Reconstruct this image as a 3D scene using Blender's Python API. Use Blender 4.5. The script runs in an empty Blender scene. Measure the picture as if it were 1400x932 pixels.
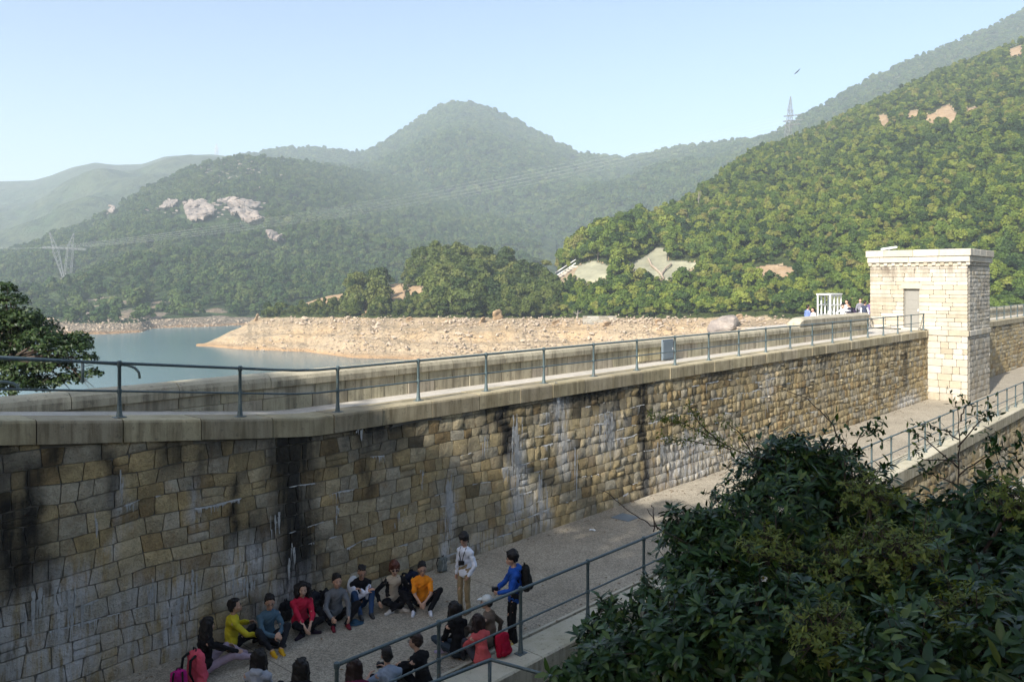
import bpy, bmesh, math, random
import numpy as np
from mathutils import Vector, Matrix
R = random.Random(7)
NR = np.random.RandomState(7)
scene = bpy.context.scene
COL = scene.collection
# ---------------------------------------------------------------- camera
F = 1120.0; YH = 386.0; EYE = 2.75             # focal length and horizon in photo pixels; eye above upper walkway
cam_data = bpy.data.cameras.new('camera'); cam = bpy.data.objects.new('camera', cam_data); COL.objects.link(cam)
cam.location = (0, 0, EYE); cam.rotation_euler = (math.radians(90), 0, 0)
cam_data.sensor_width = 36; cam_data.lens = F/1400*36
cam_data.shift_y = -(466-YH)/1400
cam_data.clip_start = 0.1; cam_data.clip_end = 20000
scene.camera = cam
# ---------------------------------------------------------------- frame of the dam: u along it, v across it (+ to the water)
TH = math.atan2(1030, 1120); DX, DY = math.sin(TH), math.cos(TH); OY = 21.12
def W(u, v, z=0.0): return (u*DX - v*DY, OY + u*DY + v*DX, z)
def Wn(p):
    p = np.asarray(p, float); return np.stack([p[:,0]*DX-p[:,1]*DY, OY+p[:,0]*DY+p[:,1]*DX, p[:,2]], 1)
def UV(x, y): return x*DX+(y-OY)*DY, -x*DY+(y-OY)*DX
def u_of(px, v):
    k = (px-700)/F; return (k*(OY+v*DX)+v*DY)/(DX-k*DY)
def pix(x, y, z): return 700+F*x/y, YH+F*(EYE-z)/y
# ---------------------------------------------------------------- sun and sky
SUN_EL = math.radians(31); a_ = math.radians(8)
sx, sy = -DX*math.cos(a_)+DY*math.sin(a_), -DY*math.cos(a_)-DX*math.sin(a_)
SUN = Vector((sx*math.cos(SUN_EL), sy*math.cos(SUN_EL), math.sin(SUN_EL)))
sl = bpy.data.lights.new('sun', 'SUN'); sl.energy = 5.0; sl.angle = math.radians(0.5); sl.color = (1, .95, .88)
so = bpy.data.objects.new('sun', sl); COL.objects.link(so); so.rotation_euler = SUN.to_track_quat('Z', 'Y').to_euler()
world = bpy.data.worlds.new('World'); scene.world = world; world.use_nodes = True
wn = world.node_tree; bg = wn.nodes['Background']; sky = wn.nodes.new('ShaderNodeTexSky'); sky.sky_type = 'NISHITA'
sky.sun_disc = False; sky.sun_elevation = SUN_EL; sky.sun_rotation = math.atan2(sx, sy); sky.altitude = 200
sky.air_density = 0.9; sky.dust_density = 2.2; sky.ozone_density = 1.7
wn.links.new(sky.outputs[0], bg.inputs[0]); bg.inputs[1].default_value = 0.13
vs = scene.view_settings; vs.view_transform = 'Standard'; vs.look = 'None'; vs.gamma = 1; vs.use_curve_mapping = False; vs.exposure = 0.85
try:
    scene.cycles.use_denoising = True; scene.cycles.denoiser = 'OPENIMAGEDENOISE'
    scene.cycles.max_bounces = 6; scene.cycles.diffuse_bounces = 3; scene.cycles.glossy_bounces = 2
    scene.cycles.transmission_bounces = 3; scene.cycles.transparent_max_bounces = 6; scene.cycles.volume_bounces = 1
except Exception: pass
# ---------------------------------------------------------------- helpers
def _h(ix, iy, s): 
    v = np.sin(ix*127.1+iy*311.7+s*74.7)*43758.5453; return v-np.floor(v)
def vn(x, y, s=0):
    x = np.asarray(x, float); y = np.asarray(y, float); ix = np.floor(x); iy = np.floor(y); fx = x-ix; fy = y-iy
    fx = fx*fx*(3-2*fx); fy = fy*fy*(3-2*fy)
    a = _h(ix,iy,s); b = _h(ix+1,iy,s); c = _h(ix,iy+1,s); d = _h(ix+1,iy+1,s)
    return (a*(1-fx)+b*fx)*(1-fy)+(c*(1-fx)+d*fx)*fy
def fbm(x, y, s=0, o=4):
    t = 0; a = .5; 
    for i in range(o): t = t+a*vn(x, y, s+i*13); x = np.asarray(x)*2.03+5.1; y = np.asarray(y)*2.03-3.7; a *= .5
    return t/(1-.5**o)-.5
def tag(o, label=None, cat=None, group=None, kind=None):
    if label: o['label'] = label
    if cat: o['category'] = cat
    if group: o['group'] = group
    if kind: o['kind'] = kind
    return o
def empty(name, loc=(0,0,0), rz=0.0, label=None, cat=None, group=None):
    o = bpy.data.objects.new(name, None); COL.objects.link(o); o.location = loc; o.rotation_euler = (0,0,rz); o.empty_display_size = .2
    return tag(o, label, cat, group)
def mesh(name, V, Fc, mats, smooth=False, attrs=None, midx=None, sharp=0):
    me = bpy.data.meshes.new(name); V = np.asarray(V, np.float32)
    if isinstance(Fc, np.ndarray):
        n, k = Fc.shape; me.vertices.add(len(V)); me.vertices.foreach_set('co', V.ravel())
        me.loops.add(n*k); me.loops.foreach_set('vertex_index', Fc.astype(np.int32).ravel())
        me.polygons.add(n); me.polygons.foreach_set('loop_start', np.arange(0, n*k, k, dtype=np.int32))
        me.update(calc_edges=True)
    else: me.from_pydata(V.tolist(), [], [list(f) for f in Fc]); me.update()
    if not isinstance(mats, (list, tuple)): mats = [mats]
    for m in mats: me.materials.append(m)
    if midx is not None: me.polygons.foreach_set('material_index', np.asarray(midx, np.int32))
    if smooth: me.polygons.foreach_set('use_smooth', np.ones(len(me.polygons), bool))
    for k, (t, arr) in (attrs or {}).items():
        a = me.attributes.new(k, t, 'POINT'); arr = np.asarray(arr, np.float32)
        a.data.foreach_set({'FLOAT':'value','FLOAT_COLOR':'color','FLOAT_VECTOR':'vector'}[t], arr.ravel())
    me.validate()
    if smooth and sharp:
        try: me.set_sharp_from_angle(angle=math.radians(sharp))
        except Exception: pass
    return me
def put(name, me, parent=None, loc=None, **kw):
    o = bpy.data.objects.new(name, me); COL.objects.link(o)
    if parent is not None: o.parent = parent
    if loc is not None: o.location = loc
    return tag(o, kw.get('label'), kw.get('cat'), kw.get('group'), kw.get('kind'))
class MB:                                        # collects pieces of one mesh
    def __init__(s): s.V = []; s.F = []; s.n = 0; s.A = {}
    def add(s, V, Fc, **attrs):
        V = np.asarray(V, float).reshape(-1, 3); s.V.append(V); s.F += [tuple(i+s.n for i in f) for f in Fc]; s.n += len(V)
        for k, a in attrs.items(): s.A.setdefault(k, []).append(np.broadcast_to(np.asarray(a, float), (len(V),)+np.shape(a)[1:] if np.ndim(a) > 1 else ((len(V), len(a)) if np.ndim(a) == 1 and len(a) != len(V) else (len(V),))).copy() if np.ndim(a) else np.full(len(V), float(a)))
        return s
    def tube(s, pts, rad, n=8, caps=True):
        pts = [Vector(p) for p in pts]; rad = rad if isinstance(rad, (list, tuple)) else [rad]*len(pts)
        V = []; prev = None
        for i, p in enumerate(pts):
            t = (pts[min(i+1, len(pts)-1)]-pts[max(i-1, 0)]).normalized()
            if prev is None: a = t.orthogonal().normalized()
            else: a = (prev-t*prev.dot(t)); a = a.normalized() if a.length > 1e-6 else t.orthogonal().normalized()
            prev = a; b = t.cross(a)
            for k in range(n):
                an = 2*math.pi*k/n; V.append(p+(a*math.cos(an)+b*math.sin(an))*rad[i])
        Fc = [(i*n+k, i*n+(k+1) % n, (i+1)*n+(k+1) % n, (i+1)*n+k) for i in range(len(pts)-1) for k in range(n)]
        if caps: Fc += [tuple(range(n))[::-1], tuple((len(pts)-1)*n+k for k in range(n))]
        return s.add([tuple(v) for v in V], Fc)
    def box(s, lo, hi, fn=None, bev=0.0):
        (a,b,c), (d,e,f) = lo, hi; k = bev
        if not k:
            P = [(a,b,c),(d,b,c),(d,e,c),(a,e,c),(a,b,f),(d,b,f),(d,e,f),(a,e,f)]
            Fc = [(3,2,1,0),(4,5,6,7),(0,1,5,4),(1,2,6,5),(2,3,7,6),(3,0,4,7)]
        else:
            bm = bmesh.new(); bmesh.ops.create_cube(bm, size=1)
            for v in bm.verts: v.co = Vector(((a+d)/2+v.co.x*(d-a), (b+e)/2+v.co.y*(e-b), (c+f)/2+v.co.z*(f-c)))
            bmesh.ops.bevel(bm, geom=bm.edges[:], offset=k, segments=1, affect='EDGES')
            bm.verts.index_update(); P = [tuple(v.co) for v in bm.verts]; Fc = [tuple(v.index for v in q.verts) for q in bm.faces]; bm.free()
        if fn: P = [fn(*p) for p in P]
        return s.add(P, Fc)
    def mesh(s, name, mats, smooth=False, sharp=0):
        at = {k: ({1:'FLOAT', 2:'FLOAT_COLOR'}[x[0].ndim], np.concatenate(x)) for k, x in s.A.items()}
        return mesh(name, np.concatenate(s.V), s.F, mats, smooth, at, None, sharp)
    def obj(s, name, mats, parent=None, smooth=False, sharp=0, **kw): return put(name, s.mesh(name, mats, smooth, sharp), parent, **kw)
def smooth_by_angle(o, deg=40):
    me = o.data; me.polygons.foreach_set('use_smooth', np.ones(len(me.polygons), bool))
    try: me.set_sharp_from_angle(angle=math.radians(deg))
    except Exception: pass
    return o
def revolve(pts, n=12, c=(0,0)):                 # (radius, z) profile -> verts, faces
    V = []; Fc = []
    for r, z in pts:
        for k in range(n): V.append((c[0]+r*math.cos(2*math.pi*k/n), c[1]+r*math.sin(2*math.pi*k/n), z))
    for i in range(len(pts)-1):
        for k in range(n): Fc.append((i*n+k, i*n+(k+1) % n, (i+1)*n+(k+1) % n, (i+1)*n+k))
    Fc += [tuple(range(n))[::-1], tuple((len(pts)-1)*n+k for k in range(n))]
    return V, Fc
# ---------------------------------------------------------------- materials
class NT:
    def __init__(s, name):
        s.m = bpy.data.materials.new(name); s.m.use_nodes = True; s.t = s.m.node_tree; s.b = s.t.nodes['Principled BSDF']
    def n(s, typ, ins=None, **pr):
        nd = s.t.nodes.new('ShaderNode'+typ)
        for k, v in pr.items(): setattr(nd, k, v)
        for k, v in (ins or {}).items(): s.set(nd.inputs[k], v)
        return nd
    def set(s, sock, v):
        if hasattr(v, 'is_output') or isinstance(v, bpy.types.NodeSocket): s.t.links.new(v, sock)
        else:
            if sock.type == 'RGBA' and len(v) == 3: v = (*v, 1)
            sock.default_value = v
    def math(s, op, a, b=0.5, c=None, clamp=False):
        nd = s.n('Math', operation=op, use_clamp=clamp); s.set(nd.inputs[0], a); s.set(nd.inputs[1], b)
        if c is not None: s.set(nd.inputs[2], c)
        return nd.outputs[0]
    def mix(s, f, a, b, mode='MIX'):
        nd = s.n('Mix', data_type='RGBA', blend_type=mode); s.set(nd.inputs[0], f); s.set(nd.inputs[6], a); s.set(nd.inputs[7], b); return nd.outputs[2]
    def ramp(s, f, st):
        nd = s.n('ValToRGB'); s.set(nd.inputs[0], f); e = nd.color_ramp.elements
        while len(e) < len(st): e.new(.5)
        for q, (p, c) in zip(e, st): q.position = p; q.color = (*c, 1) if not isinstance(c, (int, float)) else (c, c, c, 1)
        return nd.outputs[0]
    def pos(s, scale=(1,1,1)):
        g = s.n('NewGeometry').outputs['Position']; return s.scaled(g, scale)
    def scaled(s, v, scale): return s.n('VectorMath', {0: v, 1: scale}, operation='MULTIPLY').outputs[0]
    def noise(s, vec, scale, detail=4, rough=.55): return s.n('TexNoise', {'Vector': vec, 'Scale': scale, 'Detail': detail, 'Roughness': rough}).outputs[0]
    def attr(s, name): return s.n('Attribute', attribute_name=name)
    def out(s, col=None, rough=None, bump=None, bs=.3, bd=.02, spec=None, metal=None):
        if col is not None: s.set(s.b.inputs['Base Color'], col)
        if rough is not None: s.set(s.b.inputs['Roughness'], rough)
        if spec is not None: s.b.inputs['Specular IOR Level'].default_value = spec
        if metal is not None: s.b.inputs['Metallic'].default_value = metal
        if bump is not None:
            bn = s.n('Bump', {'Height': bump, 'Strength': bs, 'Distance': bd}); s.t.links.new(bn.outputs[0], s.b.inputs['Normal'])
        return s.m
def m_plain(name, col, rough=.7, var=.25, scale=30, bs=.2, bd=.005, spec=.3, metal=0, obj=False):
    t = NT(name); p = t.n('TexCoord').outputs['Object'] if obj else t.pos(); nz = t.noise(p, scale, 3)
    nz2 = t.noise(p, scale*.13, 2)
    f = t.math('ADD', t.math('MULTIPLY', nz, var), t.math('MULTIPLY', nz2, var)); f = t.math('ADD', f, 1-var)
    c = t.mix(1.0, (*col, 1), t.n('CombineColor', {0: f, 1: f, 2: f}).outputs[0], 'MULTIPLY')
    return t.out(c, rough, nz, bs, bd, spec, metal)
def m_stone(name):
    t = NT(name); p = t.pos()
    tint = t.attr('tint').outputs['Color']; st = t.attr('stain').outputs['Fac']; li = t.attr('lime').outputs['Fac']
    n1 = t.noise(p, 5, 6, .65); n2 = t.noise(p, 34, 4, .6); n3 = t.noise(p, 1.1, 3)
    n4 = t.noise(p, 13, 5, .7); g = t.math('ADD', t.math('MULTIPLY', n1, 1.3), t.math('MULTIPLY', n2, .7)); g = t.math('ADD', g, t.math('MULTIPLY', n4, .8)); g = t.math('SUBTRACT', g, .42)
    c = t.mix(1.0, tint, t.n('CombineColor', {0: g, 1: g, 2: g}).outputs[0], 'MULTIPLY')
    rust = t.ramp(t.noise(p, 2.6, 5, .7), [(.53, 0), (.72, 1)])
    c = t.mix(t.math('MULTIPLY', rust, .45), c, (.30, .185, .08))
    moss = t.ramp(n3, [(.45, 0), (.7, 1)]); c = t.mix(t.math('MULTIPLY', moss, .3), c, (.13, .125, .085))
    streak = t.noise(t.scaled(p, (7, 7, .55)), 1, 5, .6)
    s2 = t.math('MULTIPLY', st, t.ramp(streak, [(.3, .6), (.62, 1)])); c = t.mix(t.math('MINIMUM', t.math('MULTIPLY', s2, 1.3), .96), c, (.022, .022, .021))
    l2 = t.math('MULTIPLY', t.math('MULTIPLY', li, t.ramp(t.noise(t.scaled(p, (9, 9, 1.4)), 1, 6, .7), [(.36, 0), (.56, 1)])), 1.0)
    c = t.mix(l2, c, (.60, .60, .58))
    h = t.math('ADD', t.math('MULTIPLY', n1, .8), t.math('MULTIPLY', n4, .6)); h = t.math('ADD', h, t.math('MULTIPLY', n2, .3))
    return t.out(c, .9, h, 1.0, .055, .15)
M = {}
M['stone'] = m_stone('rubble_stone')
M['mortar'] = m_plain('mortar', (.23, .215, .185), .95, .5, 12, .5, .02, .1)
def m_dirty(name, base, dirt, green, amount=.75):
    t = NT(name); p = t.pos(); s1 = t.noise(t.scaled(p, (5, 5, .5)), 1, 5, .65); s2 = t.noise(p, 1.7, 5, .6); n = t.noise(p, 45, 4)
    tint = t.attr('tint').outputs['Color']
    g = t.math('ADD', t.math('MULTIPLY', n, .35), .82); c = t.mix(1, tint, (*base, 1), 'MULTIPLY'); c = t.mix(1, c, t.n('CombineColor', {0: g, 1: g, 2: g}).outputs[0], 'MULTIPLY')
    nz = t.n('SeparateXYZ', {0: t.n('NewGeometry').outputs['Normal']}).outputs[2]
    side = t.math('SUBTRACT', 1, t.math('ABSOLUTE', nz), clamp=True)
    c = t.mix(t.math('MULTIPLY', t.ramp(s2, [(.42, 0), (.7, 1)]), .5), c, (*green, 1))
    d = t.math('MULTIPLY', t.ramp(s1, [(.44, 0), (.64, 1)]), side); c = t.mix(t.math('MULTIPLY', d, amount), c, (*dirt, 1))
    lich = t.ramp(t.noise(p, 9, 6, .75), [(.56, 0), (.66, 1)]); c = t.mix(t.math('MULTIPLY', lich, .45), c, (.06, .06, .055))
    return t.out(c, .9, t.math('ADD', n, s2), .4, .015, .2)
M['coping'] = m_dirty('granite_coping', (.43, .37, .25), (.11, .085, .045), (.19, .155, .075), .6)
M['parapet'] = m_dirty('parapet_granite', (.48, .43, .32), (.085, .072, .05), (.27, .24, .17), .6)
def m_path(name, c1, c2, sp, speck, bs=.25):
    t = NT(name); p = t.pos(); n = t.noise(p, .55, 5, .6); v = t.n('TexVoronoi', {'Vector': p, 'Scale': sp}); vc = v.outputs['Color']
    c = t.mix(t.ramp(n, [(.35, 0), (.65, 1)]), (*c1, 1), (*c2, 1)); r = t.n('SeparateColor', {0: vc}).outputs[0]
    g = t.math('ADD', t.math('MULTIPLY', t.math('SUBTRACT', r, .5), speck), 1.0); n2 = t.noise(p, 4, 5, .7); g = t.math('MULTIPLY', g, t.math('ADD', .75, t.math('MULTIPLY', n2, .5)))
    c = t.mix(1, c, t.n('CombineColor', {0: g, 1: g, 2: g}).outputs[0], 'MULTIPLY')
    stn = t.ramp(t.noise(p, 1.3, 4, .65), [(.6, 0), (.72, 1)]); c = t.mix(t.math('MULTIPLY', stn, .35), c, (.12, .1, .08))
    uu = t.n('VectorMath', {0: p, 1: (DX, DY, 0)}, operation='DOT_PRODUCT').outputs['Value']; fr = t.math('ABSOLUTE', t.math('SUBTRACT', t.math('FRACT', t.math('MULTIPLY', uu, 1/5.2)), .5))
    c = t.mix(t.math('MULTIPLY', t.math('LESS_THAN', fr, .0022), .6), c, (.07, .06, .045)); c = t.mix(t.math('MULTIPLY', t.ramp(t.noise(t.scaled(p, (.8, .8, 1)), .9, 6, .75), [(.55, 0), (.7, 1)]), .4), c, (.16, .135, .095))
    return t.out(c, .92, v.outputs['Distance'], bs, .006, .2)
M['walk'] = m_path('concrete_walkway', (.46, .43, .37), (.54, .5, .43), 60, .25)
M['aggregate'] = m_path('exposed_aggregate', (.29, .255, .195), (.365, .32, .245), 44, .75, .5)
M['kerb'] = m_dirty('kerb_concrete', (.5, .46, .36), (.12, .1, .07), (.3, .27, .16), .5)
t = NT('rail_paint'); p = t.pos(); n = t.noise(p, 25, 4)
M['rail'] = t.out(t.mix(t.math('MULTIPLY', t.ramp(t.noise(p, 9, 6, .75), [(.6, 0), (.68, 1)]), .7), t.mix(t.ramp(n, [(.35, 0), (.7, 1)]), (.06, .092, .10), (.105, .14, .142)), (.16, .08, .04)), .45, n, .15, .003, .5)
def m_tower(name):
    t = NT(name); p = t.pos(); tint = t.attr('tint').outputs['Color']; n1 = t.noise(p, 3.5, 5, .6); n2 = t.noise(p, 30, 3)
    g = t.math('ADD', t.math('MULTIPLY', n1, .5), t.math('ADD', .6, t.math('MULTIPLY', n2, .25))); c = t.mix(1, tint, t.n('CombineColor', {0: g, 1: g, 2: g}).outputs[0], 'MULTIPLY')
    st = t.attr('stain').outputs['Fac']; s1 = t.noise(t.scaled(p, (3, 3, 1)), 1, 5, .7)
    c = t.mix(t.math('MULTIPLY', st, t.ramp(s1, [(.4, 0), (.65, 1)])), c, (.16, .13, .10))
    rust = t.ramp(t.noise(p, 1.6, 5, .7), [(.6, 0), (.75, 1)]); c = t.mix(t.math('MULTIPLY', rust, .3), c, (.42, .3, .16))
    return t.out(c, .85, t.math('ADD', n1, t.math('MULTIPLY', n2, .4)), .5, .02, .2)
M['tower'] = m_tower('tower_granite')
M['door'] = m_plain('grey_painted_door', (.25, .24, .21), .5, .15, 8, .05, .003)
M['white'] = m_plain('white_paint', (.8, .8, .77), .5, .06, 10, .05)
M['steel'] = m_plain('galvanised_steel', (.42, .43, .43), .45, .2, 2, .05, .003, .5)
M['greybox'] = m_plain('grey_painted_steel', (.17, .21, .24), .5, .12, 6, .05)
t = NT('window_glass'); t.b.inputs['Transmission Weight'].default_value = 1; M['glass'] = t.out((.9, .95, .95), .03)
M['sand'] = None
def m_rock(name, a, b, sc=.6, bd=.4):
    t = NT(name); p = t.pos(); n = t.noise(p, sc, 7, .65); n2 = t.noise(t.scaled(p, (1, 1, 2.2)), sc*2.4, 5, .7)
    c = t.mix(t.ramp(n, [(.36, 0), (.62, 1)]), (*a, 1), (*b, 1)); g = t.math('ADD', .6, t.math('MULTIPLY', n2, .8)); c = t.mix(1, c, t.n('CombineColor', {0: g, 1: g, 2: g}).outputs[0], 'MULTIPLY')
    return t.out(c, .92, t.math('ADD', n, n2), .8, bd, .15)
M['sandrock'] = m_rock('drawdown_sand_and_rock', (.55, .43, .29), (.42, .31, .2), .28, .5)
M['pinkrock'] = m_rock('weathered_granite', (.40, .34, .29), (.25, .21, .18), .3, .6)
M['rubble'] = m_rock('loose_boulders', (.47, .38, .28), (.34, .27, .2), .8, .25)
M['soil'] = m_rock('bare_soil', (.40, .29, .18), (.30, .20, .11), .25, .4)
M['shotcrete'] = m_rock('sprayed_concrete', (.33, .315, .21), (.25, .24, .165), .12, .1)
def m_terrain(name, g1, g2, bare, cover_attr=True, scale=.05, bd=2.0):
    t = NT(name); p = t.pos(); n = t.noise(p, scale, 6, .7); n2 = t.noise(p, scale*4, 5, .7)
    c = t.mix(t.ramp(n, [(.36, 0), (.62, 1)]), (*g1, 1), (*g2, 1))
    c = t.mix(t.ramp(n2, [(.4, 0), (.62, 1)]), c, tuple(x*.45 for x in g1)+(1,))
    b = t.attr('bare').outputs['Fac']; rk = t.mix(t.ramp(t.noise(p, .35, 6, .7), [(.35, 0), (.65, 1)]), (*bare, 1), tuple(x*.72 for x in bare)+(1,))
    strata = t.noise(t.scaled(p, (.05, .05, 1.6)), 1, 5, .7); rk = t.mix(t.math('MULTIPLY', t.ramp(strata, [(.42, 0), (.6, 1)]), .5), rk, tuple(x*.62 for x in bare)+(1,))
    rk = t.mix(t.math('MULTIPLY', t.ramp(t.noise(p, .09, 4, .6), [(.48, 0), (.62, 1)]), .4), rk, (bare[0]*.95, bare[1]*.82, bare[2]*.62, 1))
    cr_ = t.n('TexVoronoi', {'Vector': t.n('VectorMath', {0: p, 1: t.n('TexNoise', {'Vector': p, 'Scale': .5}).outputs[1]}, operation='ADD').outputs[0], 'Scale': .55}, feature='DISTANCE_TO_EDGE').outputs['Distance']
    crk = t.math('MULTIPLY', t.ramp(cr_, [(.0, 1), (.09, 0)]), t.ramp(t.noise(p, .07, 4, .6), [(.45, 0), (.56, 1)])); rk = t.mix(t.math('MULTIPLY', crk, .75), rk, tuple(x*.28 for x in bare)+(1,))
    wz = t.ramp(t.math('MULTIPLY', t.math('ADD', t.n('SeparateXYZ', {0: p}).outputs[2], 16.2), .2), [(.12, 1), (.36, 0)]); rk = t.mix(t.math('MULTIPLY', wz, .75), rk, (.40, .22, .09))
    f = t.math('ADD', b, t.math('MULTIPLY', t.math('SUBTRACT', n2, .5), .8)); f = t.ramp(f, [(.42, 0), (.55, 1)]); c = t.mix(f, c, rk)
    return t.out(c, .95, t.math('ADD', n, n2), .9, bd, .1)
M['hill'] = m_terrain('hillside_ground', (.05, .07, .02), (.085, .1, .03), (.48, .37, .24), True, .12, 1.0)
M['mount'] = m_terrain('mountain_scrub', (.045, .075, .028), (.075, .095, .035), (.27, .22, .16), True, .02, 5)
M['farmount'] = m_terrain('far_mountain_scrub', (.05, .075, .03), (.10, .105, .05), (.40, .35, .27), True, .012, 8)
M['earth'] = m_rock('leafy_earth', (.12, .095, .05), (.07, .065, .03), 1.2, .08)
t = NT('reservoir_water'); p = t.pos(); w = t.noise(t.scaled(p, (1, .5, 1)), .55, 4, .6); wc = t.noise(p, .012, 3)
M['water'] = t.out(t.mix(t.ramp(wc, [(.4, 0), (.65, 1)]), (.06, .125, .135), (.08, .15, .155)), .18, w, .25, .08, .5)
def m_leaf(name, cols, rough=.5, sub=.0, spec=.35, rnd='obj', trans=0.0):
    t = NT(name)
    r = t.n('ObjectInfo').outputs['Random']; p = t.pos(); n = t.noise(p, .55, 3)
    if rnd == 'attr': r = t.attr('rnd').outputs['Fac']
    big = t.noise(p, .022, 3); f = t.math('ADD', t.math('MULTIPLY', r, .8), t.math('MULTIPLY', t.math('SUBTRACT', n, .4), .35)); f = t.math('ADD', f, t.math('MULTIPLY', t.math('SUBTRACT', big, .5), .7))
    c = t.ramp(f, [(.05+.9*i/(len(cols)-1), q) for i, q in enumerate(cols)])
    if trans:
        t.set(t.b.inputs['Base Color'], c); t.b.inputs['Roughness'].default_value = rough; t.b.inputs['Specular IOR Level'].default_value = spec
        tr = t.n('BsdfTranslucent', {'Color': t.mix(1, c, (1.0, 1.0, .55, 1), 'MULTIPLY')}); mx = t.n('MixShader', {0: trans, 1: t.b.outputs[0], 2: tr.outputs[0]})
        t.t.links.new(mx.outputs[0], t.t.nodes['Material Output'].inputs[0]); return t.m
    return t.out(c, rough, None, spec=spec)
M['leafhill'] = m_leaf('hillside_leaves', [(.022, .046, .012), (.06, .10, .016), (.10, .145, .02), (.17, .20, .028), (.19, .165, .055)], .6, spec=.2, trans=.12)  # darkest green is painted in for the shadows between crowns
M['leafspit'] = m_leaf('spit_leaves', [(.03, .052, .014), (.065, .09, .02), (.10, .125, .028), (.15, .155, .045)], .6, spec=.2, trans=.2)
M['leafmount'] = m_leaf('mountain_leaves', [(.035, .07, .025), (.06, .10, .032), (.085, .125, .036), (.12, .14, .05)], .7, spec=.1, trans=.15)
M['leafdark'] = m_leaf('dark_tree_leaves', [(.02, .045, .014), (.04, .07, .02), (.06, .09, .02)], .5, spec=.3, rnd='attr', trans=.25)
M['leafbush'] = m_leaf('leathery_leaves', [(.012, .034, .011), (.022, .056, .013), (.042, .085, .016), (.16, .19, .03)], .38, spec=.32, rnd='attr', trans=.12)
M['leaflight'] = m_leaf('young_leaves', [(.09, .13, .02), (.20, .22, .04)], .5, rnd='attr', trans=.3)
M['bark'] = m_plain('bark', (.13, .10, .075), .9, .5, 14, .6, .02, .1)
M['greybark'] = m_plain('pale_bark', (.27, .24, .2), .9, .4, 14, .5, .02, .1)
M['twig'] = m_plain('twig_bark', (.07, .055, .045), .9, .4, 30, .3, .003, .1)
def cloth(name, col, var=.22): return m_plain(name, col, .9, var, 60, .35, .004, .1, obj=True)
# ================================================================ the dam
def ramp(u): return 0.115*np.log1p(np.exp(np.clip((-6.0-np.asarray(u, float))*6, -50, 50)))/6
GROUND = -3.95
# -------- stones: irregular quads with a pillowed rock face, in a plane map P(s, t, depth)
PAL_WALL = [(.42,.335,.185),(.45,.36,.20),(.38,.30,.16),(.40,.335,.215),(.41,.365,.27),(.38,.34,.25),(.33,.24,.12),(.48,.40,.25),(.36,.30,.19),(.43,.33,.17)]
PAL_TOW = [(.46,.42,.34),(.48,.445,.365),(.44,.395,.31),(.50,.465,.39),(.40,.35,.26)]
def stone_geo(c, P, bulge=.03, back=.05, gap=.007, n=(3,3), proud=.012, rough=.012, rnd=R):
    c = np.array(c, float); cen = c.mean(0)
    w = max(.05, np.linalg.norm(c[1]-c[0])); h = max(.05, np.linalg.norm(c[3]-c[0]))
    nu, nv = n; S, T = np.meshgrid(np.linspace(0, 1, nu+1), np.linspace(0, 1, nv+1))
    g = gap; s0 = g/w; t0 = g/h
    s = s0+S*(1-2*s0); t = t0+T*(1-2*t0)
    B = (c[0][None,None]*((1-s)*(1-t))[...,None]+c[1]*(s*(1-t))[...,None]+c[2]*(s*t)[...,None]+c[3]*((1-s)*t)[...,None])
    edge = (S == 0)|(S == 1)|(T == 0)|(T == 1); corner = ((S == 0)|(S == 1)) & ((T == 0)|(T == 1))
    jit = np.array([[(rnd.uniform(-1, 1), rnd.uniform(-1, 1), rnd.uniform(-1, 1)) for _ in range(nu+1)] for _ in range(nv+1)])
    B = B+jit[...,:2]*np.where(edge, .25*gap, .02)[...,None]
    B = np.where(corner[...,None], B+(cen-B)*np.minimum(.010/np.maximum(np.linalg.norm(cen-B, axis=-1), .02), .2)[...,None], B)
    tilt = (rnd.uniform(-.5, .5)*(S-.5)+rnd.uniform(-.5, .5)*(T-.5))*bulge
    dep = np.where(edge, proud+jit[...,2]*rough*.4, proud+bulge*(.75+.25*jit[...,2])+jit[...,2]*rough+tilt)
    V = [P(B[j,i,0], B[j,i,1], dep[j,i]) for j in range(nv+1) for i in range(nu+1)]; st = nu+1
    UVs = [(B[j,i,0], B[j,i,1]) for j in range(nv+1) for i in range(nu+1)]
    Fc = [(j*st+i, j*st+i+1, (j+1)*st+i+1, (j+1)*st+i) for j in range(nv) for i in range(nu)]
    ring = [i for i in range(nu+1)]+[j*st+nu for j in range(1, nv+1)]+[nv*st+i for i in range(nu-1, -1, -1)]+[j*st for j in range(nv-1, 0, -1)]
    b0 = len(V)
    for k in ring: V.append(P(*UVs[k], -back)); UVs.append(UVs[k])
    m = len(ring)
    Fc += [(ring[k], b0+k, b0+(k+1) % m, ring[(k+1) % m]) for k in range(m)]
    return V, Fc, UVs
def tintv(pal, rnd, var=.13):
    c = rnd.choice(pal); k = 1+rnd.uniform(-var, var); return tuple(x*k for x in c)
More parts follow.
